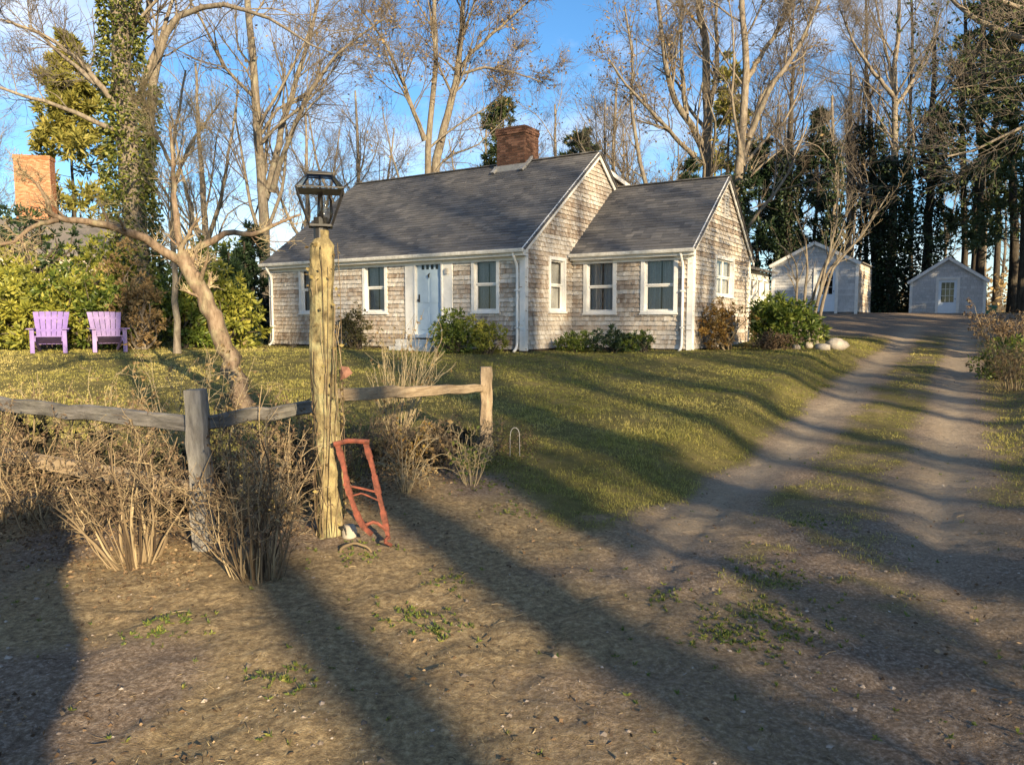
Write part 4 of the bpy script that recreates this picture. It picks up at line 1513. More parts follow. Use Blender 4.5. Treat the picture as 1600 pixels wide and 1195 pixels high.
# ---- shrubs of leaf clumps
def leaf_shrub(name, label, base, rx, ry, h, n, leaf, mat, seed, stem='twig_dark', lobes=7, cat='shrub', up=.25, group=None, shell=.55, extra=None, wl_=.42):
    rng = np.random.default_rng(seed)
    base = np.array(base, float)
    # uneven lobes inside an ellipsoid
    lc = rng.normal(size=(lobes, 3))
    lc = norm(lc) * rng.uniform(.25, .62, (lobes, 1))
    lc[:, 2] = np.abs(lc[:, 2]) * rng.uniform(.2, 1., lobes)
    lrad = rng.uniform(.34, .55, lobes)
    nc = max(40, n // 14)
    k_ = rng.integers(0, lobes, nc)
    cc = lc[k_] + randdir(nc, rng, .15) * (lrad[k_] * rng.uniform(shell, 1.08, nc))[:, None]
    cc = cc[cc[:, 2] > -.28]
    nc = len(cc)
    cen = np.stack([cc[:, 0] * rx, cc[:, 1] * ry, np.maximum((cc[:, 2] + .3) / 1.3, .03) * h], 1)
    i = rng.integers(0, nc, n)
    d = randdir(n, rng, up)
    out = norm(cen[i] - np.array((0, 0, h * .35)))
    d = norm(d + out * .5)
    pos = cen[i] + d * rng.uniform(0, .6, n)[:, None] * leaf
    Vl, Ql = leafquads(pos + base, d, rng.uniform(.6, 1.25, n) * leaf, rng.uniform(.8, 1.2, n) * leaf * wl_, rng)
    clump = rng.random(nc)
    rnd = np.clip(clump[i] * .55 + rng.random(n) * .45, 0, 1)
    # stems from the foot to a share of the clumps
    ns = min(nc, 46)
    ti = rng.choice(nc, ns, replace=False)
    foot = np.stack([rng.normal(size=ns) * .08 * rx, rng.normal(size=ns) * .08 * ry, np.full(ns, -.05)], 1)
    t = np.linspace(0, 1, 6)[None, :, None]
    st = foot[:, None] * (1 - t) + cen[ti][:, None] * t
    st[:, :, 2] += (np.sin(t * np.pi) * .08 * h)[:, :, 0]
    st[:, 1:-1] += rng.normal(size=(ns, 4, 3)) * .03 * h
    R_ = np.linspace(.018, .004, 6)[None].repeat(ns, 0) * max(.6, h / 1.5)
    Vs, Qs = tubes(st + base, R_, 4)
    parts = [('stems', Vs, Qs, M[stem], np.repeat(rng.random(ns), len(Qs) // ns)), ('foliage', Vl, Ql, M[mat], rnd)]
    return plant(name, label, cat, base, parts, group)


def twig_shrub(name, label, base, n, h, fan, seed, mat='cane', r0=.007, lv=None, leaf=None, foot=.1, cat='shrub', lean=(0, 0), wig=.06, group=None, droop=0.):
    """canes fanning out of one foot, with side twigs and withered leaves"""
    rng = np.random.default_rng(seed)
    base = np.array(base, float)
    K_ = 9
    a = rng.uniform(0, 2 * np.pi, n)
    f = np.sqrt(rng.random(n)) * fan
    d = norm(np.stack([np.cos(a) * f + lean[0], np.sin(a) * f + lean[1], np.ones(n)], 1))
    pos = base + np.stack([np.cos(a) * foot * f, np.sin(a) * foot * f, np.full(n, -.03)], 1)
    L = h * rng.uniform(.55, 1.15, n)
    pts = [pos]
    for s_ in range(K_ - 1):
        d = norm(d + rng.normal(size=(n, 3)) * wig + np.array((0, 0, -droop * s_ / K_)))
        pts.append(pts[-1] + d * (L / (K_ - 1))[:, None])
    C = np.stack(pts, 1)
    R_ = r0 * (rng.uniform(.35, 1., n) ** 1.3 * 1.35)[:, None] * np.linspace(1, .35, K_)[None]
    geo = [tubes(C, R_, 5)]
    cnts = [len(C)]
    p_, r_ = C, R_
    last = (C, R_)
    for l_ in (lv or []):
        l_ = dict(l_)
        n_ = l_.pop('n')
        S_ = l_.pop('S', 3)
        p_, r_ = spawn(p_, r_, rng, n_, **l_)
        geo.append(tubes(p_, r_, S_))
        cnts.append(len(p_))
        last = (p_, r_)
    fr_ = lambda q_, cnt: np.repeat(rng.random(cnt), len(q_) // cnt)
    parts = [('canes', *geo[0], M[mat], fr_(geo[0][1], cnts[0]))]
    if len(geo) > 1:
        parts.append(('twigs', *joinmesh(geo[1:]), M[mat], np.concatenate([fr_(q_[1], c_) for q_, c_ in zip(geo[1:], cnts[1:])])))
    if leaf:
        lm, n_, sz = leaf
        q_ = last[0]
        i = rng.integers(0, len(q_), n_)
        j = rng.integers(1, q_.shape[1], n_)
        Vl, Ql = leafquads(q_[i, j], randdir(n_, rng, -.4), rng.uniform(.5, 1.3, n_) * sz, rng.uniform(.3, .7, n_) * sz, rng, .3)
        parts.append(('leaves', Vl, Ql, M[lm], rng.random(n_)))
    return plant(name, label, cat, base, parts, group)


def conifer(name, label, base, h, spread, seed, needle='needle', bark='bark_dark', nb=70, nt=9, nl=12000, z0=.18, droop=-.03, size=.28, trunk_r=.16, top=1.0, sparse=1., cat='tree', lean=(0, 0)):
    rng = np.random.default_rng(seed)
    base = np.array(base, float)
    K_ = 12
    tp = np.stack([base + np.array((lean[0] * f, lean[1] * f, h * f - .1)) + np.r_[rng.normal(size=2) * .05, 0] for f in np.linspace(0, 1, K_)])[None]
    tr_ = np.linspace(trunk_r, .03, K_)[None]
    b1, r1 = [], []
    t = z0 + (1 - z0) * np.sort(rng.random(nb)) ** .9
    a = rng.uniform(0, 2 * np.pi, nb)
    L = spread * (1 - ((t - z0) / (1 - z0)) ** 1.3 * .85) * rng.uniform(.55, 1.15, nb)
    pos = np.stack([np.interp(t, np.linspace(0, 1, K_), tp[0, :, k_]) for k_ in range(3)], 1)
    d = norm(np.stack([np.cos(a), np.sin(a), rng.uniform(-.1, .35, nb)], 1))
    pts = [pos]
    for s_ in range(5):
        d = norm(d + rng.normal(size=(nb, 3)) * .12 + np.array((0, 0, droop)))
        pts.append(pts[-1] + d * (L / 5)[:, None])
    B = np.stack(pts, 1)
    RB = (.012 + .018 * L / spread)[:, None] * np.linspace(1, .3, 6)[None]
    T2, R2 = spawn(B, RB, rng, nt, t0=.2, t1=1., lr=.38, ang=(.5, 1.1), up=.02, K=4, rr=.5, wig=.15, minr=.004)
    i = rng.integers(0, len(T2), nl)
    f = rng.uniform(.1, 1, nl) * 3
    j = np.minimum(f.astype(int), 2)
    aa = (f - j)[:, None]
    p_ = T2[i, j] * (1 - aa) + T2[i, j + 1] * aa
    tt = norm(T2[i, j + 1] - T2[i, j])
    dd_ = norm(tt * .7 + rng.normal(size=(nl, 3)) * .55 + np.array((0, 0, .15)))
    Vl, Ql = leafquads(p_, dd_, rng.uniform(.6, 1.2, nl) * size, rng.uniform(.6, 1.2, nl) * size * .24, rng, .05)
    rnd = np.clip(rng.random(len(T2))[i] * .5 + rng.random(nl) * .5, 0, 1)
    return plant(name, label, cat, base, [('trunk', *joinmesh([tubes(tp, tr_, 8), tubes(B, RB, 4), tubes(T2, R2, 3)]), M[bark], None), ('crown', Vl, Ql, M[needle], rnd)])


# ------------------------------------------------------------------ the apple tree on the lawn
AY = 10.6
ab = tpts(AY, [(383, 640), (372, 600), (350, 540), (325, 480), (300, 430), (283, 395)])
TL = tpts(AY, [(290, 412), (262, 396, -.1), (232, 375, -.3), (190, 358, -.5), (140, 347, -.7), (95, 343, -.9), (72, 328, -1.0)], False)
TL2 = tpts(AY, [(90, 343, -.9), (55, 352, -1.0), (20, 378, -1.2), (-20, 385, -1.3)], False)
TL3 = tpts(AY, [(80, 338, -.9), (76, 318, -1.0), (60, 290, -1.0), (30, 262, -1.1)], False)
TR = tpts(AY, [(285, 400), (305, 392, .2), (335, 372, .4), (360, 362, .5), (395, 368, .6), (430, 352, .7), (470, 335, .8)], False)
TU = tpts(AY, [(286, 402), (278, 360, .1), (272, 310, .2), (270, 250, .3), (266, 190, .3)], False)
bare_tree('apple_tree', 'crooked leaning apple tree on the lawn with long low branches', [(ab, .165, .125), (TL, .085, .04), (TL2, .04, .02), (TL3, .035, .012), (TR, .075, .02), (TU, .065, .02)],
          [dict(n=9, t0=.45, t1=1., lr=.42, ang=(.5, 1.1), up=.09, K=7, rr=.42, wig=.2, S=5, minr=.006),
           dict(n=6, t0=.2, t1=1., lr=.5, ang=(.5, 1.1), up=.08, K=5, rr=.6, wig=.22, S=4, minr=.004),
           dict(n=3, t0=.15, t1=1., lr=.7, ang=(.4, 1.0), up=.06, K=4, rr=.7, wig=.2, S=3, minr=.003, lmin=.15)], 21, 'bark_apple', 'twig_pale', base=ab[0], rscale=.85)

# ------------------------------------------------------------------ tall trees
# left: ivy clad giant
T1 = tpts(23, [(214, 400), (210, 300), (200, 200), (192, 100), (186, 0), (180, -120), (170, -300)])
T1b = tpts(23, [(216, 330, .2), (232, 240, .4), (236, 150, .5), (246, 80, .6), (258, 40, .7), (300, 14, .6), (355, 4, .4), (400, 24, .2), (436, 30, .1), (470, 66, .0), (520, 84, -.2)], False)
T1c = tpts(23, [(200, 190), (170, 150, -.5), (120, 90, -1), (60, 50, -1.5), (0, 30, -2)], False)
T1d = tpts(23, [(212, 215), (170, 200, -.6), (90, 165, -1.5), (20, 145, -2.2), (-40, 120, -2.5)], False)
T1e = tpts(23, [(190, 60, 0), (240, -60, .6), (330, -120, 1.0), (460, -140, 1.2)], False)
bare_tree('ivy_clad_tree', 'huge ivy covered tree trunk rising behind the purple chairs', [(T1, .42, .20), (T1b, .2, .018), (T1c, .12, .03), (T1d, .10, .03), (T1e, .15, .05)],
          with_n(LV_BIG, (8, 7, 4, 2), t0=.25), 31, 'bark', 'twig', rscale=.9, ivy=('ivy', [(0, 0, .88, .36, 12000, .12), (1, 0, .35, .12, 900, .13)]), base=T1[0])
# slender pale tree left of the lantern
t2 = tpts(17.5, [(272, 420), (270, 340), (268, 250), (278, 180), (290, 110)])
t2b = tpts(17.5, [(270, 290), (300, 220, .3), (345, 160, .5)], False)
t2c = tpts(17.5, [(268, 260), (240, 200, -.2), (222, 140, -.4)], False)
bare_tree('slender_tree', 'slender pale bare tree between the ivy tree and the lantern', [(t2, .085, .02), (t2b, .05, .012), (t2c, .045, .012)],
          with_n(LV_MID, (12, 7, 4), t0=.2, up=.06), 32, 'bark_pale', 'twig_pale', base=t2[0])
# pair of trunks left of the roof
t3 = tpts(31, [(412, 345), (408, 270), (400, 190), (396, 110), (388, 30), (380, -60), (372, -160)])
t3b = tpts(31, [(413, 310), (428, 260, .3), (440, 200, .6), (462, 130, 1.), (480, 70, 1.3), (500, -10, 1.5), (520, -100, 1.8)], False)
t3c = tpts(31, [(425, 300, 0), (448, 225, -.4), (480, 150, -.8), (530, 80, -1.2), (600, 30, -1.5)], False)
bare_tree('bare_tree', 'bare forked tree with three trunks rising above the left roof end', [(t3, .36, .12), (t3b, .22, .05), (t3c, .17, .04)], with_n(LV_BIG, (13, 9, 5, 2), t0=.2), 33, 'bark_pale', 'twig', rscale=.72, leaf=('tan_leaf', 900, .14, 3), base=t3[0])
# behind the roof
t4 = tpts(36, [(668, 300), (668, 235), (674, 170), (682, 90), (678, 10), (690, -110)])
t4b = tpts(36, [(676, 300, .6), (684, 230, .6), (702, 170, .6), (716, 110, .5), (722, 40, .3), (730, -90, 0)], False)
t4c = tpts(36, [(664, 220), (645, 170, -.4), (626, 120, -.8), (598, 60, -1.2), (560, 10, -1.5)], False)
t4d = tpts(36, [(716, 110, .5), (745, 75, .2), (790, 35, 0), (840, -10, -.2)], False)
t4e = tpts(36, [(714, 118, .5), (755, 105, .4), (800, 112, .6), (845, 128, .8)], False)
bare_tree('bare_tree', 'tall bare tree with twin trunks behind the roof, left of the chimney', [(t4, .30, .1), (t4b, .32, .1), (t4c, .17, .05), (t4d, .15, .04), (t4e, .11, .03)], with_n(LV_BIG, (11, 9, 5, 3), t0=.2), 34, 'bark_pale', 'twig', rscale=.72, leaf=('tan_leaf', 2600, .15, 3), base=t4[0])
# right of the house: the big pair
t5 = tpts(33, [(1103, 330), (1104, 240), (1106, 170), (1104, 90), (1094, 20), (1080, -100)])
t5b = tpts(33, [(1098, 230), (1078, 190, -.4), (1050, 150, -.8), (1038, 90, -1), (1028, 0, -1.2), (1020, -90, -1.3)], False)
t5c = tpts(33, [(1072, 180, -.3), (1066, 120, 0), (1064, 50, .2), (1066, -40, .3)], False)
t5d = tpts(33, [(1105, 180), (1122, 110, .4), (1118, 40, .6), (1124, -60, .8)], False)
bare_tree('bare_tree', 'big bare tree with many limbs directly behind the wing roof', [(t5, .42, .14), (t5b, .22, .06), (t5c, .15, .05), (t5d, .18, .05)], with_n(LV_BIG, (11, 9, 5, 2), t0=.2), 35, 'bark_pale', 'twig', rscale=.72, leaf=('orange_leaf', 500, .15, 3), base=t5[0])
t6 = tpts(31, [(1150, 330), (1154, 260), (1163, 190), (1166, 110), (1160, 30), (1158, -100)])
t6b = tpts(31, [(1165, 130), (1190, 85, .3), (1222, 40, .5), (1245, -30, .6)], False)
t6c = tpts(31, [(1170, 215), (1205, 135, -.5), (1242, 85, -.8), (1270, 25, -1), (1300, -50, -1)], False)
t6d = tpts(31, [(1160, 260), (1185, 160, .5), (1210, 120, .8), (1260, 95, 1.2)], False)
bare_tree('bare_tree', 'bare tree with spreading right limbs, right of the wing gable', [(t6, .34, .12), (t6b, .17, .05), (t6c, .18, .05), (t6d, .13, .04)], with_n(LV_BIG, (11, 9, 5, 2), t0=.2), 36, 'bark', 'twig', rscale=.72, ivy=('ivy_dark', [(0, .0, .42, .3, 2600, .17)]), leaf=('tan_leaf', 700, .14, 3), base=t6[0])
t7 = tpts(29, [(1020, 330), (1004, 270), (995, 230), (985, 160), (990, 90), (975, 10)])
t7b = tpts(29, [(1085, 245, 2), (1050, 210, 1), (1010, 165, 0), (975, 130, -.5), (950, 90, -1)], False)
bare_tree('bare_tree', 'crooked smaller bare tree between chimney and wing gable', [(t7, .17, .05), (t7b, .14, .04)], with_n(LV_MID, (20, 8, 6), t0=.2), 37, 'bark_pale', 'twig', rscale=.72, leaf=('tan_leaf', 900, .12, 3), base=t7[0])
# right: ivy covered group by the drive
t8 = tpts(43, [(1392, 480), (1394, 380), (1396, 280), (1398, 190), (1396, 120), (1404, 40), (1408, -50)])
t8b = tpts(43, [(1396, 150), (1362, 110, -.4), (1335, 70, -.8), (1310, 10, -1)], False)
t8c = tpts(43, [(1397, 170), (1430, 120, .5), (1455, 70, .8), (1470, 20, 1)], False)
t8d = tpts(43, [(1396, 135), (1380, 60, .5), (1370, 10, .8), (1360, -40, 1)], False)
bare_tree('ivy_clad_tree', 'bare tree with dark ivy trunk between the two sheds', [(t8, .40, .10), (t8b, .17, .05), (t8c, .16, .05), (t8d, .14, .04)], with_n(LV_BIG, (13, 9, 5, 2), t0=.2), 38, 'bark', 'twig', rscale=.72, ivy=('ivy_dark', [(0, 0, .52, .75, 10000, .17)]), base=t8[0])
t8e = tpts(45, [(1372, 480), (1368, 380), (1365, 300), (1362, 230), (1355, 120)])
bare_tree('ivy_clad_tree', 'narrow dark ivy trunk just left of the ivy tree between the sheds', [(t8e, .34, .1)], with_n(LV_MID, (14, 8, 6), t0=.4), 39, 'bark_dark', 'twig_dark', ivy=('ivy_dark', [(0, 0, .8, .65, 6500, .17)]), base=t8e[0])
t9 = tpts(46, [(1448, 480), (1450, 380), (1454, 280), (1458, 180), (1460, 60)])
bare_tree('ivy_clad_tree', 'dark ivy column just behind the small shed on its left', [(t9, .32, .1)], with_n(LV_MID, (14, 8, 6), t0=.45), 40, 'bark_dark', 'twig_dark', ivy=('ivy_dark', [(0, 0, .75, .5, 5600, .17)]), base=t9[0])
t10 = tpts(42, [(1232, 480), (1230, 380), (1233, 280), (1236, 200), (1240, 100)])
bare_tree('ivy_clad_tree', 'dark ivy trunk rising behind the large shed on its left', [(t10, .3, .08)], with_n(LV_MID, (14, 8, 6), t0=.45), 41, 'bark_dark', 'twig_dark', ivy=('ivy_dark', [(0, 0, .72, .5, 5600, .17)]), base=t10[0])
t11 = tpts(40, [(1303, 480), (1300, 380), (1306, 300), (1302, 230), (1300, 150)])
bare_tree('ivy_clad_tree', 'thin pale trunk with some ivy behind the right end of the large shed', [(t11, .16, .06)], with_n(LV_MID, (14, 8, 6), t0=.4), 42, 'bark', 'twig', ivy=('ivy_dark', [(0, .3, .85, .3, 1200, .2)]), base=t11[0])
for k_, (px, Y, r0, lab) in enumerate([(1505, 48, .22, 'dark straight trunk behind the small shed, right of its roof peak'), (1532, 45, .26, 'dark straight trunk right of the small shed'),
                                       (1556, 50, .22, 'second dark trunk right of the small shed'), (1582, 44, .28, 'third dark trunk right of the small shed, near the picture edge'),
                                       (1422, 52, .16, 'thin far trunk in the gap between the sheds'), (1350, 50, .15, 'thin far trunk above the right roof edge of the large shed')]):
    tt = tpts(Y, [(px, 485), (px + 3, 350), (px - 2, 200), (px + 5, 60), (px, -60)])
    bare_tree('woodland_tree', lab, [(tt, r0, .07)], with_n(LV_MID, (14, 7, 6), t0=.3), 50 + k_, 'bark_dark', 'twig_dark', base=tt[0], group='dark trunks at the wood edge')


def cbase(px, Y):
    x_ = (px - CX) / F * Y
    return (x_, Y, gz(x_, Y))


# conifers
conifer('cedar_tree', 'dense dark evergreen standing behind the large shed', cbase(1268, 45), 12.0, 2.3, 61, 'dark_leaf', nb=95, nl=11000, z0=.06, size=.4)
conifer('cedar_tree', 'dark evergreen just right of the wing gable', cbase(1180, 43), 10.0, 2.4, 62, 'dark_leaf', nb=80, nl=9000, z0=.06, size=.4)
conifer('cedar_tree', 'dark evergreen behind the big bare tree and wing roof', cbase(1068, 42), 8.6, 2.2, 63, 'dark_leaf', nb=70, nl=7000, z0=.06, size=.4)
conifer('pine_tree', 'yellow green pine left of the ivy tree', cbase(128, 52), 18.6, 4.6, 64, 'needle_y', nb=80, nl=18000, z0=.22, size=.6)
conifer('pine_tree', 'pine top showing behind the chimney', cbase(786, 46), 13.4, 3.4, 65, 'needle', nb=60, nl=7000, z0=.4, size=.4)
conifer('pine_tree', 'pine top showing between chimney and gable peak', cbase(905, 50), 12.2, 3.6, 66, 'needle', nb=60, nl=7000, z0=.4, size=.4)
conifer('pine_tree', 'tall dark pine over the small shed', cbase(1515, 47), 19, 4.6, 67, 'needle', nb=80, nl=14000, z0=.3, size=.5, trunk_r=.25)
conifer('pine_tree', 'tall dark pine at the right picture edge', cbase(1590, 41), 18, 5.2, 68, 'needle', nb=80, nl=14000, z0=.22, size=.5, trunk_r=.25)
conifer('pine_tree', 'slim yellowish pine behind the big bare tree', cbase(1130, 48), 16.0, 2.4, 69, 'needle_y', nb=60, nl=6000, z0=.5, size=.4)
# near limb reaching into the top right corner
tn = [np.array((18.5, 16.5, gz(18.5, 16.5) - .1)), np.array((18.3, 16.6, 4.5)), np.array((18.0, 16.8, 9.0)), np.array((17.6, 17, 14))]
nl1 = [np.array((18.2, 16.7, 7.2)), P(1640, 75, 17), P(1560, 50, 17.2), P(1500, 15, 17.5), P(1470, -20, 17.8)]
nl2 = [np.array((18.1, 16.7, 8.2)), P(1640, 20, 16.5), P(1580, 10, 16.2), P(1530, -15, 16)]
nl3 = [np.array((18.3, 16.6, 5.2)), P(1640, 190, 16.5), P(1585, 200, 16.2), P(1530, 235, 16), P(1480, 245, 16)]
bare_tree('bare_tree', 'tree whose limbs reach in from the top right corner', [(tn, .36, .18), (nl1, .14, .04), (nl2, .12, .04), (nl3, .08, .02)], with_n(LV_BIG, (7, 7, 5, 2), t0=.4), 70, 'bark', 'twig', leaf=('needle', 5000, .09, 4), base=tn[0])

# further bare trees filling the skyline: two kinds, copied
def skyline(seed, rs):
    b_ = np.array((0., 0., 0.))
    r2 = np.random.default_rng(seed)
    tr_ = [b_, b_ + np.array((.1, 0, 4.)), b_ + np.array((.3, .1, 8.)), b_ + np.array((.1, .3, 15.))]
    l_ = [np.array((.08, 0, 3.4)), np.array((1.2, .4, 6.)), np.array((2.2, .8, 9.)), np.array((2.8, 1.2, 13.))]
    l2_ = [np.array((.15, 0, 4.8)), np.array((-1.2, -.5, 7.)), np.array((-2.4, -.7, 9.5)), np.array((-3., -1.2, 13.))]
    return bare_tree('skyline_tree', '', [(tr_, .26, .06), (l_, .15, .04), (l2_, .14, .04)], with_n(LV_BIG, (12, 8, 5, 2), t0=.15), seed, 'bark', 'twig', base=b_)


sk = [skyline(90, 1.), skyline(91, 1.)]
for i, (px, Y, sc, rz_, lab) in enumerate([(560, 50, 1.0, .3, 'distant bare tree over the left half of the roof'), (872, 54, 1.0, 1.7, 'distant bare tree right of the chimney'),
                                           (955, 46, .95, 4., 'distant bare tree above the main gable peak'), (330, 42, .95, 2.2, 'distant bare tree between slender tree and lantern'),
                                           (-15, 62, 1.1, 5.1, 'bare tree at the left above the neighbour chimney'), (1320, 53, 1.15, .9, 'distant bare tree above the large shed roof'),
                                           (1225, 50, 1.05, 3.3, 'distant bare tree left of the large shed'), (765, 60, 1.05, 2.9, 'far bare tree just left of the chimney'), (480, 60, 1.1, 5.6, 'far bare tree right of the lantern')]):
    o_ = sk[i] if i < 2 else copy_tree(sk[i % 2], None)
    o_['label'] = lab
    o_['group'] = 'bare trees on the skyline'
    x_ = (px - CX) / F * Y
    o_.location = (x_, Y, gz(x_, Y) - .1)
    o_.rotation_euler = (0, 0, rz_)
    o_.scale = (sc, sc, sc)

# multi stemmed shrub tree by the wing
mb_ = gp(1262, 538)
ms = []
for px0, px1, px2, py2, dy in ((1255, 1285, 1330, 300, 0), (1262, 1295, 1370, 330, .3), (1268, 1290, 1310, 270, -.3), (1258, 1262, 1240, 330, .2), (1275, 1300, 1390, 300, -.2), (1250, 1246, 1215, 380, 0)):
    Y0 = mb_[1]
    ms.append(([P(px0, 538, Y0) - np.array((0, 0, .05)), P((px0 + px1) / 2 - 4, 480, Y0 + dy * .5), P(px1, 420, Y0 + dy), P((px1 + px2) / 2 + 8, (420 + py2) / 2, Y0 + 1.4 * dy), P(px2, py2, Y0 + 2 * dy)], .055, .012))
bare_tree('small_bare_tree', 'small multi stemmed bare tree beside the wing and rocks', ms, [dict(n=7, t0=.4, t1=1., lr=.38, ang=(.3, .7), up=.12, K=6, rr=.5, wig=.12, S=4, minr=.004), dict(n=5, t0=.2, t1=1., lr=.5, ang=(.3, .8), up=.08, K=4, rr=.6, wig=.16, S=3, minr=.003)], 71, 'bark_pale', 'twig_pale', base=ms[0][0][0])

# far woods as one mass
rng = np.random.default_rng(80)
fw_t, fw_c = [], []
for i in range(30):
    Y = rng.uniform(58, 90)
    X = rng.uniform(-.75, .78) * Y
    hh = rng.uniform(9, 15) if X < 18 else rng.uniform(12, 20)
    zb_ = gz(X, Y)
    pl_ = resample([(X, Y, zb_ - .2), (X + rng.normal() * .4, Y, zb_ + hh * .5), (X + rng.normal() * .8, Y, zb_ + hh)], 8)[None]
    rd_ = np.linspace(.22, .05, 8)[None]
    c1_, r1_ = spawn(pl_, rd_, rng, 14, t0=.2, t1=1., lr=.38, ang=(.4, .9), up=.12, K=6, rr=.5, wig=.16)
    c2_, r2_ = spawn(c1_, r1_, rng, 8, t0=.15, t1=1., lr=.5, ang=(.4, 1.), up=.07, K=4, rr=.6, wig=.2, minr=.014)
    c3_, r3_ = spawn(c2_, r2_, rng, 6, t0=.15, t1=1., lr=.6, ang=(.4, 1.), up=.06, K=2, rr=.7, wig=.2, minr=.011)
    fw_t += [tubes(pl_, rd_, 6), tubes(c1_, r1_, 4), tubes(c2_, r2_, 3), tubes(c3_, r3_, 3)]
Vw, Qw = joinmesh(fw_t)
obj('far_woods', mesh_arrays('far_woods', Vw, Qw), M['twig'], kind='stuff', label='distant bare woods behind the house and sheds', category='woods')
# low undergrowth along the wood edge
n_ = 14000
Y = rng.uniform(46, 75, n_)
X = rng.uniform(-.78, .8, n_) * Y
z_ = rng.random(n_) ** 1.5 * (1.2 + 3.2 * vn(X, Y, 5., 90))
Vw, Qw = leafquads(np.c_[X, Y, g(X, Y, False) + z_], randdir(n_, rng), rng.uniform(.25, .5, n_), rng.uniform(.12, .25, n_), rng)
obj('undergrowth', mesh_arrays('undergrowth', Vw, Qw, rng.random(n_)), M['tan_leaf'], kind='stuff', label='tan undergrowth along the far edge of the woods', category='undergrowth')

# ------------------------------------------------------------------ hedge and shrubs on the left
hs = [(15, 20.2, 1.9, 3.1, 'rhodo_y', 'yellow green rhododendron at the left picture edge'),
      (75, 19.6, 1.7, 3.0, 'rhodo_y', 'green rhododendron right behind the left purple chair'),
      (150, 20.0, 1.6, 2.9, 'rhodo', 'green rhododendron behind the right purple chair'),
      (290, 20.6, 1.3, 2.6, 'rhodo', 'green shrub behind the leaning apple trunk'),
      (345, 21.0, 1.3, 2.7, 'rhodo_y', 'yellow green shrub right of the apple tree'),
      (45, 24.0, 2.5, 6.3, 'dark_leaf', 'tall dark evergreen shrub below the neighbour chimney'),
      (115, 25.0, 2.2, 5.4, 'rhodo', 'tall evergreen shrub left of the ivy tree'),
      (-25, 23.0, 2.0, 5.0, 'rhodo_y', 'tall yellow green shrub cut off by the left picture edge'),
      (165, 22.5, 1.5, 4.2, 'rhodo_y', 'tall yellow green shrub at the left foot of the ivy tree'),
      (250, 25.5, 1.8, 4.0, 'rhodo_y', 'tall yellowish shrub just right of the ivy tree'),
      (330, 26.0, 2.0, 4.0, 'rhodo', 'evergreen shrub behind the apple tree fork')]
for i, (px, Y, r, h_, mt, lab) in enumerate(hs):
    leaf_shrub('rhododendron' if 'rhodo' in mt else 'evergreen_shrub', lab, cbase(px, Y), r, r * .8, h_, 4200, .17, mt, 100 + i, group='hedge shrubs on the left', lobes=9)
for i, (px, Y, r, h_, lab) in enumerate([(222, 19.7, 1.0, 2.7, 'tan withered shrub between the chairs and apple tree'), (195, 21.5, 1.2, 3.4, 'tall tan shrub in front of the ivy tree')]):
    leaf_shrub('withered_shrub', lab, cbase(px, Y), r, r * .8, h_, 3000, .13, 'tan_leaf', 120 + i, stem='twig', lobes=8)
conifer('arborvitae', 'tall dark arborvitae tight against the left house corner', cbase(385, 24.5), 3.4, 1.0, 130, 'dark_leaf', nb=60, nl=6000, z0=.03, size=.22, trunk_r=.06, cat='shrub')
conifer('arborvitae', 'dark arborvitae left of the one by the house corner', cbase(362, 23.6), 3.0, 1.0, 131, 'dark_leaf', nb=60, nl=5000, z0=.03, size=.22, trunk_r=.06, cat='shrub')
conifer('arborvitae', 'dark arborvitae behind the left end of the house', cbase(402, 27.5), 4.2, 1.3, 132, 'dark_leaf', nb=60, nl=5000, z0=.03, size=.25, trunk_r=.06, cat='shrub')

# ------------------------------------------------------------------ foundation planting
def hl(x_, y_):   # house local -> world
    c_, s_ = .844, -.536
    wx_, wy_ = .30 + x_ * c_ - y_ * s_, 18 + x_ * s_ + y_ * c_
    return (wx_, wy_, gz(wx_, wy_))


leaf_shrub('boxwood', 'olive brown shrub under the window left of the door', hl(-4.75, -.8), .8, .6, 1.3, 3200, .075, 'olive_leaf', 140)
leaf_shrub('boxwood', 'round bushy green shrub between door and right front window', hl(-1.35, -1.05), .88, .75, 1.2, 4600, .085, 'rhodo', 141)
leaf_shrub('boxwood', 'yellowish half of the shrub under the right front window', hl(-.6, -.8), .55, .5, 1.05, 2400, .08, 'rhodo_y', 142)
leaf_shrub('low_shrub', 'low olive shrub at the foot of the main gable', hl(.75, 1.2), .75, .6, .62, 2600, .07, 'rhodo', 143)
leaf_shrub('low_shrub', 'low dark green shrub under the left wing window', hl(1.75, 1.35), .95, .7, .78, 3600, .07, 'dark_leaf', 144)
leaf_shrub('low_shrub', 'low green mound right of the dark shrub under the wing windows', hl(2.45, 1.5), .55, .5, .6, 2200, .06, 'rhodo', 145)
leaf_shrub('autumn_shrub', 'orange brown autumn shrub at the wing corner', hl(3.95, 3.3), .9, .8, 1.75, 3000, .075, 'orange_leaf', 146, stem='cane')
leaf_shrub('rhododendron', 'glossy green rhododendron beside the orange shrub', hl(5.0, 5.0), 1.15, 1.0, 1.75, 4600, .16, 'rhodo', 147)
leaf_shrub('low_shrub', 'low reddish brown shrub below the glossy rhododendron', hl(5.0, 3.6), .7, .5, .55, 1800, .07, 'dry_leaf', 148, stem='cane')
twig_shrub('bare_twigs', 'thin bare twigs against the wall left of the lamp post', hl(-7.4, -.7), 14, 1.0, .5, 149, 'twig', .006, [dict(n=5, t0=.3, t1=1., lr=.5, ang=(.4, .9), up=.05, K=4, rr=.6, wig=.2)])

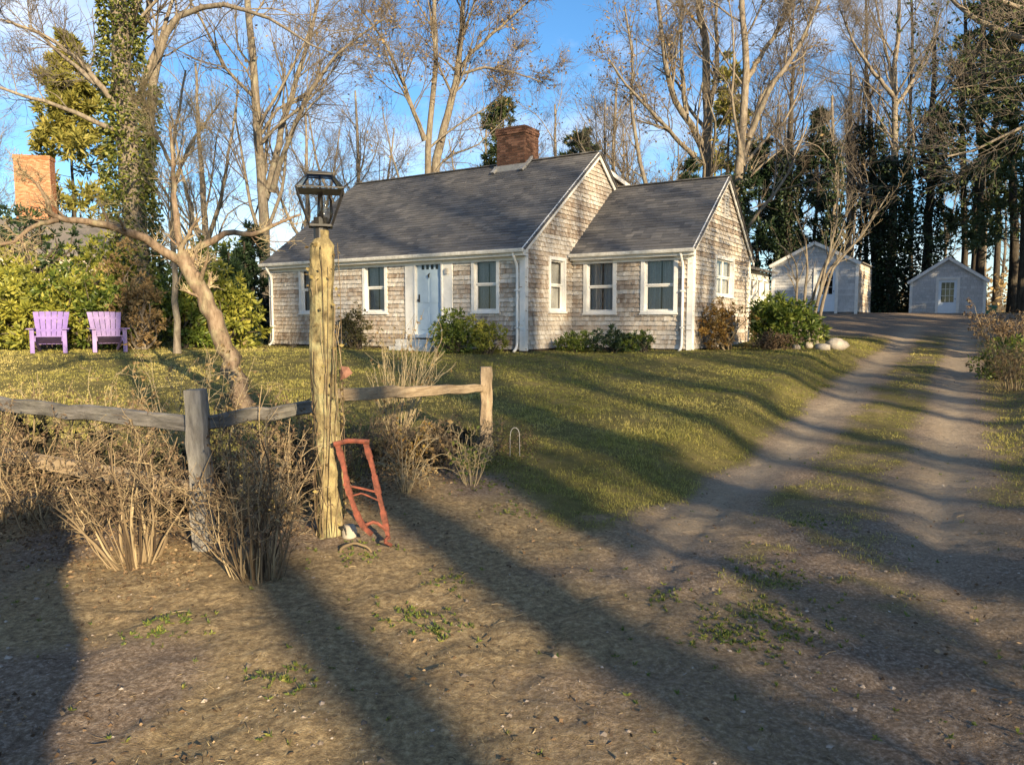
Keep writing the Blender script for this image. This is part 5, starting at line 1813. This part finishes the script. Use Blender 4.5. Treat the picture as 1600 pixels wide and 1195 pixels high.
# rocks beside the drive
def rock(label, px, py, s_, seed, base=None):
    r_ = np.random.default_rng(seed)
    p_ = np.array(base) if base is not None else gp(px, py)
    m_ = MB()
    nu, nv = 10, 7
    V_ = []
    for i in range(nv):
        ph = math.pi * i / (nv - 1) - math.pi / 2
        for j in range(nu):
            th = 2 * math.pi * j / nu
            q = np.array((math.cos(th) * math.cos(ph), math.sin(th) * math.cos(ph), math.sin(ph)))
            k_ = 1 + .35 * (vn(np.array([q[0] * 2 + seed]), np.array([q[1] * 2 + q[2] * 3]), 1., seed)[0] - .5) + r_.normal() * .04
            V_.append(q * k_ * np.array((s_, s_ * .8, s_ * .62)) + np.array((0, 0, s_ * .3)))
    fs_ = [(i * nu + j, i * nu + (j + 1) % nu, (i + 1) * nu + (j + 1) % nu, (i + 1) * nu + j) for i in range(nv - 1) for j in range(nu)]
    m_.add(V_, fs_)
    o_ = m_.build('rock', M['rock'], None, smooth=True, label=label, category='rock', group='rocks beside the drive')
    o_.location = (p_[0], p_[1], gz(p_[0], p_[1]))
    o_.rotation_euler = (0, 0, r_.uniform(0, 6))


rock('largest pale rock at the lawn edge below the multi stemmed tree', 1306, 545, .30, 1)
rock('middle pale rock between the largest rock and the tree foot', 1285, 546, .19, 2)
rock('small rock at the foot of the multi stemmed tree', 1262, 543, .16, 3)
rock('flat rock left of the multi stemmed tree', 1244, 546, .13, 4)

# ------------------------------------------------------------------ purple garden chairs
def chair(label, px, py, face, mat):
    p_ = gp(px, py)
    t = thing('adirondack_chair', label, 'chair', (p_[0], p_[1], gz(p_[0], p_[1])), face, 'purple garden chairs')
    # front is -Y; seat slopes down to the back
    for sx in (-1, 1):
        m_ = MB()
        m_.box(sx * .33 - .045, sx * .33 + .045, -.40, -.37, 0, .56)
        m_.build('front_leg', mat, t, bevel=.004)
        m_ = MB()
        m_.bar((sx * .275, -.36, .33), (sx * .275, .52, .02), .028, .11)
        m_.build('back_leg', mat, t, bevel=.004)
        m_ = MB()
        m_.hexa([(sx * .36 - .075, -.46, .56), (sx * .36 + .075, -.46, .56), (sx * .36 + .045, .36, .56), (sx * .36 - .045, .36, .56),
                 (sx * .36 - .075, -.46, .585), (sx * .36 + .075, -.46, .585), (sx * .36 + .045, .36, .585), (sx * .36 - .045, .36, .585)])
        m_.build('arm', mat, t, bevel=.004)
    for i in range(5):
        m_ = MB()
        f0, f1 = i / 5, (i + .9) / 5
        y0_, y1_ = -.385 + .50 * f0, -.385 + .50 * f1
        z0_, z1_ = .385 - .18 * f0, .385 - .18 * f1
        m_.hexa([(-.295, y0_, z0_), (.295, y0_, z0_), (.295, y1_, z1_), (-.295, y1_, z1_), (-.295, y0_, z0_ + .022), (.295, y0_, z0_ + .022), (.295, y1_, z1_ + .022), (-.295, y1_, z1_ + .022)])
        m_.build('seat_slat', mat, t)
    for i in range(6):
        c0, c1_ = -.235 + i * .094, -.325 + i * .13
        h_ = .98 + .012 * math.cos((i - 2.5) * .6)
        m_ = MB()
        yb_, yt_ = .10, .42
        m_.hexa([(c0 - .042, yb_, .2), (c0 + .042, yb_, .2), (c0 + .042, yb_ + .022, .2), (c0 - .042, yb_ + .022, .2),
                 (c1_ - .058, yt_, h_), (c1_ + .058, yt_, h_), (c1_ + .058, yt_ + .022, h_), (c1_ - .058, yt_ + .022, h_)])
        m_.build('back_slat', mat, t)
    for zz, yy in ((.50, .245), (.80, .365)):
        m_ = MB()
        m_.box(-.36, .36, yy + .0, yy + .03, zz, zz + .06)
        m_.build('back_rail', mat, t)
    return t


chair('violet purple garden chair on the left', 80, 551, math.radians(26), M['purple'])
chair('paler pinkish purple garden chair nearer the apple tree', 169, 549, math.radians(36), M['purple_pale'])

# ------------------------------------------------------------------ things round the lamp post
fr_t = thing('metal_frame', 'rusty red metal frame leaning against the lamp post', 'metal frame', tuple(gp(590, 838)))
fb = np.array(fr_t.location)
q = lambda px, py, Y: P(px, py, Y) - fb
for pp_ in ([(526, 690, 5.19), (538, 730, 5.15), (543, 762, 5.10), (556, 800, 5.05), (566, 822, 5.02), (580, 834, 4.99)],
            [(570, 688, 5.24), (581, 725, 5.2), (590, 765, 5.16), (600, 805, 5.12), (607, 842, 5.08)]):
    m_ = MB()
    pts = resample([q(*k_) for k_ in pp_], 12)
    for k_ in range(11):
        m_.bar(pts[k_], pts[k_ + 1] + (pts[k_ + 1] - pts[k_]) * .06, .034 + .008 * math.sin(k_ * 1.7), .026, up=(0, 1, 0))
    m_.build('side_rail', M['rust'], fr_t)
for pp_, w_ in (([(521, 694, 5.16), (545, 688, 5.19), (577, 690, 5.22)], .036), ([(536, 757, 5.1), (560, 762, 5.12), (594, 770, 5.15)], .016), ([(545, 776, 5.08), (565, 770, 5.1), (592, 782, 5.13)], .012), ([(566, 822, 5.02), (586, 814, 5.07), (604, 828, 5.09)], .024)):
    m_ = MB()
    pts = resample([q(*k_) for k_ in pp_], 6)
    m_.tube(pts, w_ / 2, 6)
    m_.build('crossbar', M['rust'], fr_t)
m_ = MB()
m_.tube(resample([q(607, 838, 5.06), q(600, 846, 5.0), q(612, 852, 4.98)], 6), .012, 6)
m_.build('brace', M['rust'], fr_t)
# pale jar
jb = gp(546, 845)
jt = thing('stoneware_jar', 'small pale stoneware jar at the foot of the lamp post', 'jar', tuple(jb))
m_ = MB()
m_.tube([(0, 0, 0), (0, 0, .02), (0, 0, .08), (0, 0, .105), (0, 0, .12)], [.045, .055, .056, .045, .036], 16)
m_.build('body', M['jar'], jt, smooth=True)
m_ = MB()
m_.tube(resample([(-.04, -.03, .09), (-.06, -.05, .12), (-.02, -.055, .125), (-.01, -.05, .06)], 10), .006, 6)
m_.build('handle', M['black'], jt, smooth=True)
# curved dead stalk hoop
hb = gp(555, 868)
m_ = MB()
m_.tube(resample([(-.12, 0, -.01), (-.09, 0, .06), (0, -.01, .095), (.09, 0, .06), (.13, .01, -.01)], 16), np.linspace(.012, .007, 16), 7)
o_ = m_.build('dry_stalk', M['cane'], None, smooth=True, label='curved dry stalk arching over the ground before the jar', category='stalk')
o_.location = tuple(hb)
# rosy leaf on the post
m_ = MB()
pz = P(541, 583, 5.2)
m_.add([(-.045, 0, -.05), (.0, -.02, -.035), (.045, 0, .0), (.02, -.01, .045), (-.04, .01, .05), (-.015, -.03, .0)], [(0, 1, 5), (1, 2, 5), (2, 3, 5), (3, 4, 5), (4, 0, 5)])
o_ = m_.build('dead_leaf', M['rosy'], None, label='large rosy dead leaf sticking out of the lamp post', category='leaf')
o_.location = tuple(pz)
# wire hook
hk = gp(797, 712)
m_ = MB()
m_.tube(resample([(0, 0, -.05), (0, 0, .22), (.01, 0, .30), (.06, 0, .33), (.10, 0, .28), (.105, 0, .0), (.105, 0, -.05)], 24), .0035, 6)
o_ = m_.build('garden_hoop', M['galv'], None, smooth=True, label='thin pale wire hoop stuck in the ground right of the end post', category='hoop')
o_.location = (hk[0], hk[1], gz(hk[0], hk[1]))

# vine on lamp post
rng = np.random.default_rng(160)
pp = np.stack([np.array((LPX + .0, LPY, lz + z)) for z in np.linspace(0, LH - .1, 12)])
vv = ivy_on(pp, np.full(12, .085), 130, .034, rng, .02)
n_ = 26
zz = np.linspace(0, 1, 14)
vs_ = []
for i in range(n_):
    a0_, tw, hh = rng.uniform(0, 6.28), rng.uniform(-2, 2), rng.uniform(.4, 1.) * (LH - .1)
    a_ = a0_ + tw * zz
    rr3 = .09 + .02 * rng.random() + .012 * rng.normal(size=14)
    vs_.append(np.stack([LPX + rr3 * np.cos(a_), LPY + rr3 * np.sin(a_), lz + hh * zz], 1))
Vs, Qs = tubes(np.stack(vs_), np.full((n_, 14), .0026) * rng.uniform(.6, 1.5, (n_, 1)), 4)
plant('dead_vine', 'dry vine with small withered leaves climbing the lamp post', 'vine', (LPX, LPY, lz), [('stems', Vs, Qs, M['cane'], np.repeat(rng.random(n_), len(Qs) // n_)), ('leaves', *vv, M['vine_leaf'], rng.random(130))])

# ------------------------------------------------------------------ dry shrubs along the fence
LVT = [dict(n=6, t0=.35, t1=1., lr=.35, ang=(.4, 1.0), up=.02, K=5, rr=.6, wig=.25, S=3, minr=.0025), dict(n=4, t0=.2, t1=1., lr=.6, ang=(.4, 1.2), up=0., K=3, rr=.7, wig=.3, S=3, minr=.002)]


def gb(px, py):
    p_ = gp(px, py)
    return (p_[0], p_[1], gz(p_[0], p_[1]))


twig_shrub('cane_shrub', 'bundle of pale dry canes fanning up left of the grey fence post', gb(208, 882), 36, .95, .6, 170, 'cane', .009, LVT, ('dry_leaf', 700, .03), .22, lean=(-.22, .12), wig=.1)
twig_shrub('cane_shrub', 'thick dry cane shrub between fence post and lamp post', gb(405, 905), 56, .95, .42, 171, 'cane', .008, LVT, ('dry_leaf', 800, .03), .36, lean=(-.03, .12), wig=.13)
twig_shrub('cane_shrub', 'tangled dry shrub right behind the grey fence post', gb(345, 850), 26, 1.0, .5, 172, 'cane', .006, LVT, ('dry_leaf', 800, .03), .3, lean=(.05, .1), wig=.12)
twig_shrub('cane_shrub', 'brown leafy dry shrub hanging over the left rail', gb(110, 830), 22, 1.05, .8, 173, 'cane', .006, LVT, ('dry_leaf', 1300, .034), .4, wig=.14, lean=(0, .15))
twig_shrub('cane_shrub', 'dry twiggy shrub at the left picture edge', gb(10, 810), 40, 1.05, .6, 174, 'cane', .006, LVT, ('dry_leaf', 1100, .034), .5, wig=.12)
twig_shrub('cane_shrub', 'reddish dry tangle along the rail left of the lamp post', gb(450, 800), 36, .9, .55, 175, 'cane', .005, LVT, ('dry_leaf', 1500, .034), .3, wig=.16)
twig_shrub('cane_shrub', 'thin dry stems on the lawn side of the left rail', gb(170, 720), 22, 1.0, .8, 176, 'twig_pale', .004, LVT[:1], ('tan_leaf', 260, .04), .7, wig=.1)
twig_shrub('cane_shrub', 'pale leafy stems behind the grey fence post', gb(310, 735), 26, 1.2, .6, 177, 'twig_pale', .004, LVT[:1], ('tan_leaf', 420, .05), .5, wig=.1)
twig_shrub('cane_shrub', 'low dry shrub far left behind the fence', gb(40, 735), 24, .9, .9, 178, 'cane', .004, LVT[:1], ('dry_leaf', 400, .034), .8, wig=.12)
twig_shrub('cane_shrub', 'yellow upright twig shrub behind the tan rail', gb(622, 700), 42, 1.35, .38, 179, 'twig_pale', .006, [dict(n=4, t0=.35, t1=1., lr=.4, ang=(.2, .6), up=.08, K=5, rr=.6, wig=.12, S=3, minr=.003)], ('tan_leaf', 160, .05), .12, wig=.05)
twig_shrub('withered_perennial', 'drooping withered stems right of the red frame', gb(635, 772), 22, .62, .55, 180, 'twig_pale', .005, [dict(n=3, t0=.3, t1=1., lr=.4, ang=(.4, .9), up=-.2, K=5, rr=.6, wig=.2, S=3, minr=.003)], ('tan_leaf', 150, .06), .1, wig=.1, droop=.5)
twig_shrub('withered_perennial', 'small orange brown dried plant behind the withered stems', gb(640, 735), 20, .5, .5, 181, 'cane', .004, LVT, ('orange_leaf', 170, .05), .1)
twig_shrub('withered_perennial', 'dry leafy plant at the foot of the end post', gb(735, 760), 18, .5, .5, 182, 'twig_pale', .004, LVT, ('weed', 150, .05), .12)
twig_shrub('withered_perennial', 'dark dry brush in front of the end post', gb(700, 722), 40, .5, .8, 183, 'cane', .004, LVT, ('dry_leaf', 380, .03), .5)
twig_shrub('withered_perennial', 'dark dry brush under the tan rail', gb(575, 730), 46, .6, .9, 184, 'cane', .004, LVT, ('dry_leaf', 420, .03), .5)
twig_shrub('withered_perennial', 'dense dark brush in the corner behind the lamp post', gb(520, 745), 60, .7, .9, 188, 'twig_dark', .004, LVT, ('dry_leaf', 600, .035), .6)
twig_shrub('withered_perennial', 'dark low brush halfway between lamp post and end post', gb(650, 722), 50, .55, .9, 189, 'twig_dark', .004, LVT, ('dry_leaf', 400, .035), .6)
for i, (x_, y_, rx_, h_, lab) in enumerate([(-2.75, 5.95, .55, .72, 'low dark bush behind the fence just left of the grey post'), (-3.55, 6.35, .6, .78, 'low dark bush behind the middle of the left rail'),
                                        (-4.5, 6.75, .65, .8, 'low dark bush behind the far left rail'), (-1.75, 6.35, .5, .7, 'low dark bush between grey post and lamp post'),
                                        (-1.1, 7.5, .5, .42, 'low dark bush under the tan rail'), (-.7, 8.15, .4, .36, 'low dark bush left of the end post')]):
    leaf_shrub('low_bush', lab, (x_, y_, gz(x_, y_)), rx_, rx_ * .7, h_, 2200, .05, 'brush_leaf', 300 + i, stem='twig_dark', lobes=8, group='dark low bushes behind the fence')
# right edge shrub
twig_shrub('cane_shrub', 'tall tan twiggy shrub at the right picture edge', cbase(1592, 13.5), 46, 1.05, .5, 185, 'cane', .008, LVT, ('tan_leaf', 1300, .05), .6, wig=.1)
leaf_shrub('low_shrub', 'green shrub low at the right edge of the drive', cbase(1578, 15.0), .8, .8, 1.05, 2800, .09, 'rhodo', 186)
twig_shrub('cane_shrub', 'dry brush farther up the right side of the drive', cbase(1585, 19), 46, 1.2, .6, 187, 'cane', .008, LVT, ('dry_leaf', 2000, .07), .8, wig=.1)

# ------------------------------------------------------------------ street trees behind the viewpoint and wood to the right: they throw the long shadows, with a few added shade casters
SH = np.array((math.sin(SUN_AZ), math.cos(SUN_AZ)))
PERP = np.array((-SH[1], SH[0]))


def sp(p_, s_):
    v_ = PERP * p_ + SH * s_
    return v_


def street(label, p_, s_, h_, r_, seed, lv=(12, 7, 6), t0=.3):
    v_ = sp(p_, s_)
    b_ = np.array((v_[0], v_[1], gz(v_[0], v_[1]) - .1))
    r2 = np.random.default_rng(seed)
    pts = [b_, b_ + np.array((r2.normal() * .15, r2.normal() * .15, h_ * .3)), b_ + np.array((r2.normal() * .4, r2.normal() * .4, h_ * .65)), b_ + np.array((r2.normal() * .8, r2.normal() * .8, h_))]
    return bare_tree('street_tree', label, [(pts, r_, r_ * .25)], with_n(LV_MID, lv, t0=t0), seed, 'bark', 'twig', base=b_, group='trees behind the viewpoint')


street('bare street tree behind the viewpoint, nearest the lamp post shadow', 0.82, 22, 22, .29, 201, (16, 8, 7), .55)
street('bare street tree behind the viewpoint, shading the middle of the drive', 2.0, 23, 22, .40, 202, (16, 8, 7), .55)
street('bare street tree behind the viewpoint, shading the right of the drive', 4.5, 27, 21, .30, 203, (22, 9, 8), .18)
street('bare street tree behind the viewpoint, shading the front door', 6.4, 30, 24, .24, 204, (20, 9, 8), .35)
street('bare street tree behind the viewpoint, shading the right front window', 8.5, 27, 23, .24, 205, (20, 9, 8), .3)
street('bare street tree behind the viewpoint, shading the wing roof', 11.0, 32, 25, .26, 206, (20, 9, 8), .3)
street('bare street tree behind the viewpoint, farthest to the right', 14.0, 26, 22, .25, 207, (20, 9, 8), .25)
street('bare street tree behind the viewpoint, second row left', 5.2, 42, 27, .28, 208, (20, 9, 8), .35)
street('bare street tree behind the viewpoint, second row middle', 9.4, 44, 28, .28, 209, (20, 9, 8), .35)
street('bare street tree behind the viewpoint, second row right', 12.6, 45, 28, .28, 210, (20, 9, 8), .35)
v_ = sp(-.58, 5.2)  # unseen trunk stub, added to cast the straight-edged shadow at left
b_ = np.array((v_[0], v_[1], gz(v_[0], v_[1]) - .1))
bare_tree('shadow_trunk', 'unseen stand-in trunk added behind the viewpoint to shade the left ground', [([b_, b_ + np.array((.0, 0, 1.4)), b_ + np.array((.0, .0, 3.6))], .40, .37)], [dict(n=6, t0=.8, t1=1., lr=.14, ang=(.5, 1.), up=.1, K=5, rr=.1, wig=.2)], 211, 'bark', 'twig', base=b_)
v_ = sp(3.05, 4.6)  # bush added out of view to darken the near right ground
leaf_shrub('shade_bush', 'unseen broad evergreen bush added behind the viewpoint to shade the near right ground', (v_[0], v_[1], gz(v_[0], v_[1])), 1.25, .9, 2.1, 6000, .12, 'rhodo', 213)
v_ = sp(3.3, 12.5)  # unseen evergreen put in and sized for its shade on the foreground
conifer('shade_evergreen', 'shorter slim evergreen added behind the viewpoint to shade the lower right ground', (v_[0], v_[1], gz(v_[0], v_[1])), 6.4, .9, 214, 'dark_leaf', nb=80, nl=4500, z0=.03, size=.3, trunk_r=.12)
v_ = sp(5.1, 14)  # another unseen evergreen, added for a broad shadow across the drive
conifer('shade_evergreen', 'slim dense evergreen added behind the viewpoint to shade the right of the drive', (v_[0], v_[1], gz(v_[0], v_[1])), 7.6, 1.0, 212, 'dark_leaf', nb=90, nl=5500, z0=.03, size=.3, trunk_r=.12)
for i, (x_, y_, h_) in enumerate([(21, 11, 14), (25, 17, 16), (30, 22, 17), (27, 6, 15), (34, 12, 17), (38, 24, 18), (33, 30, 16), (33.5, 25, 18), (36.5, 19, 18), (29.5, 27.5, 15)]):
    lab = ['nearest', 'second', 'third', 'fourth', 'fifth', 'sixth', 'seventh', 'eighth', 'ninth', 'tenth'][i] + ' dark pine of the wood right of the drive'
    if i == 0:
        pine0 = conifer('wood_pine', lab, (x_, y_, gz(x_, y_)), h_, 3.6, 220, 'needle', nb=70, nl=11000, z0=.15, size=.5, trunk_r=.25)
        pine0['group'] = 'pines right of the drive'
    else:
        c_ = copy_tree(pine0, None, lab)
        c_.location = (x_, y_, gz(x_, y_))
        c_.rotation_euler = (0, 0, i * 1.1)
        c_.scale = (h_ / 14,) * 3
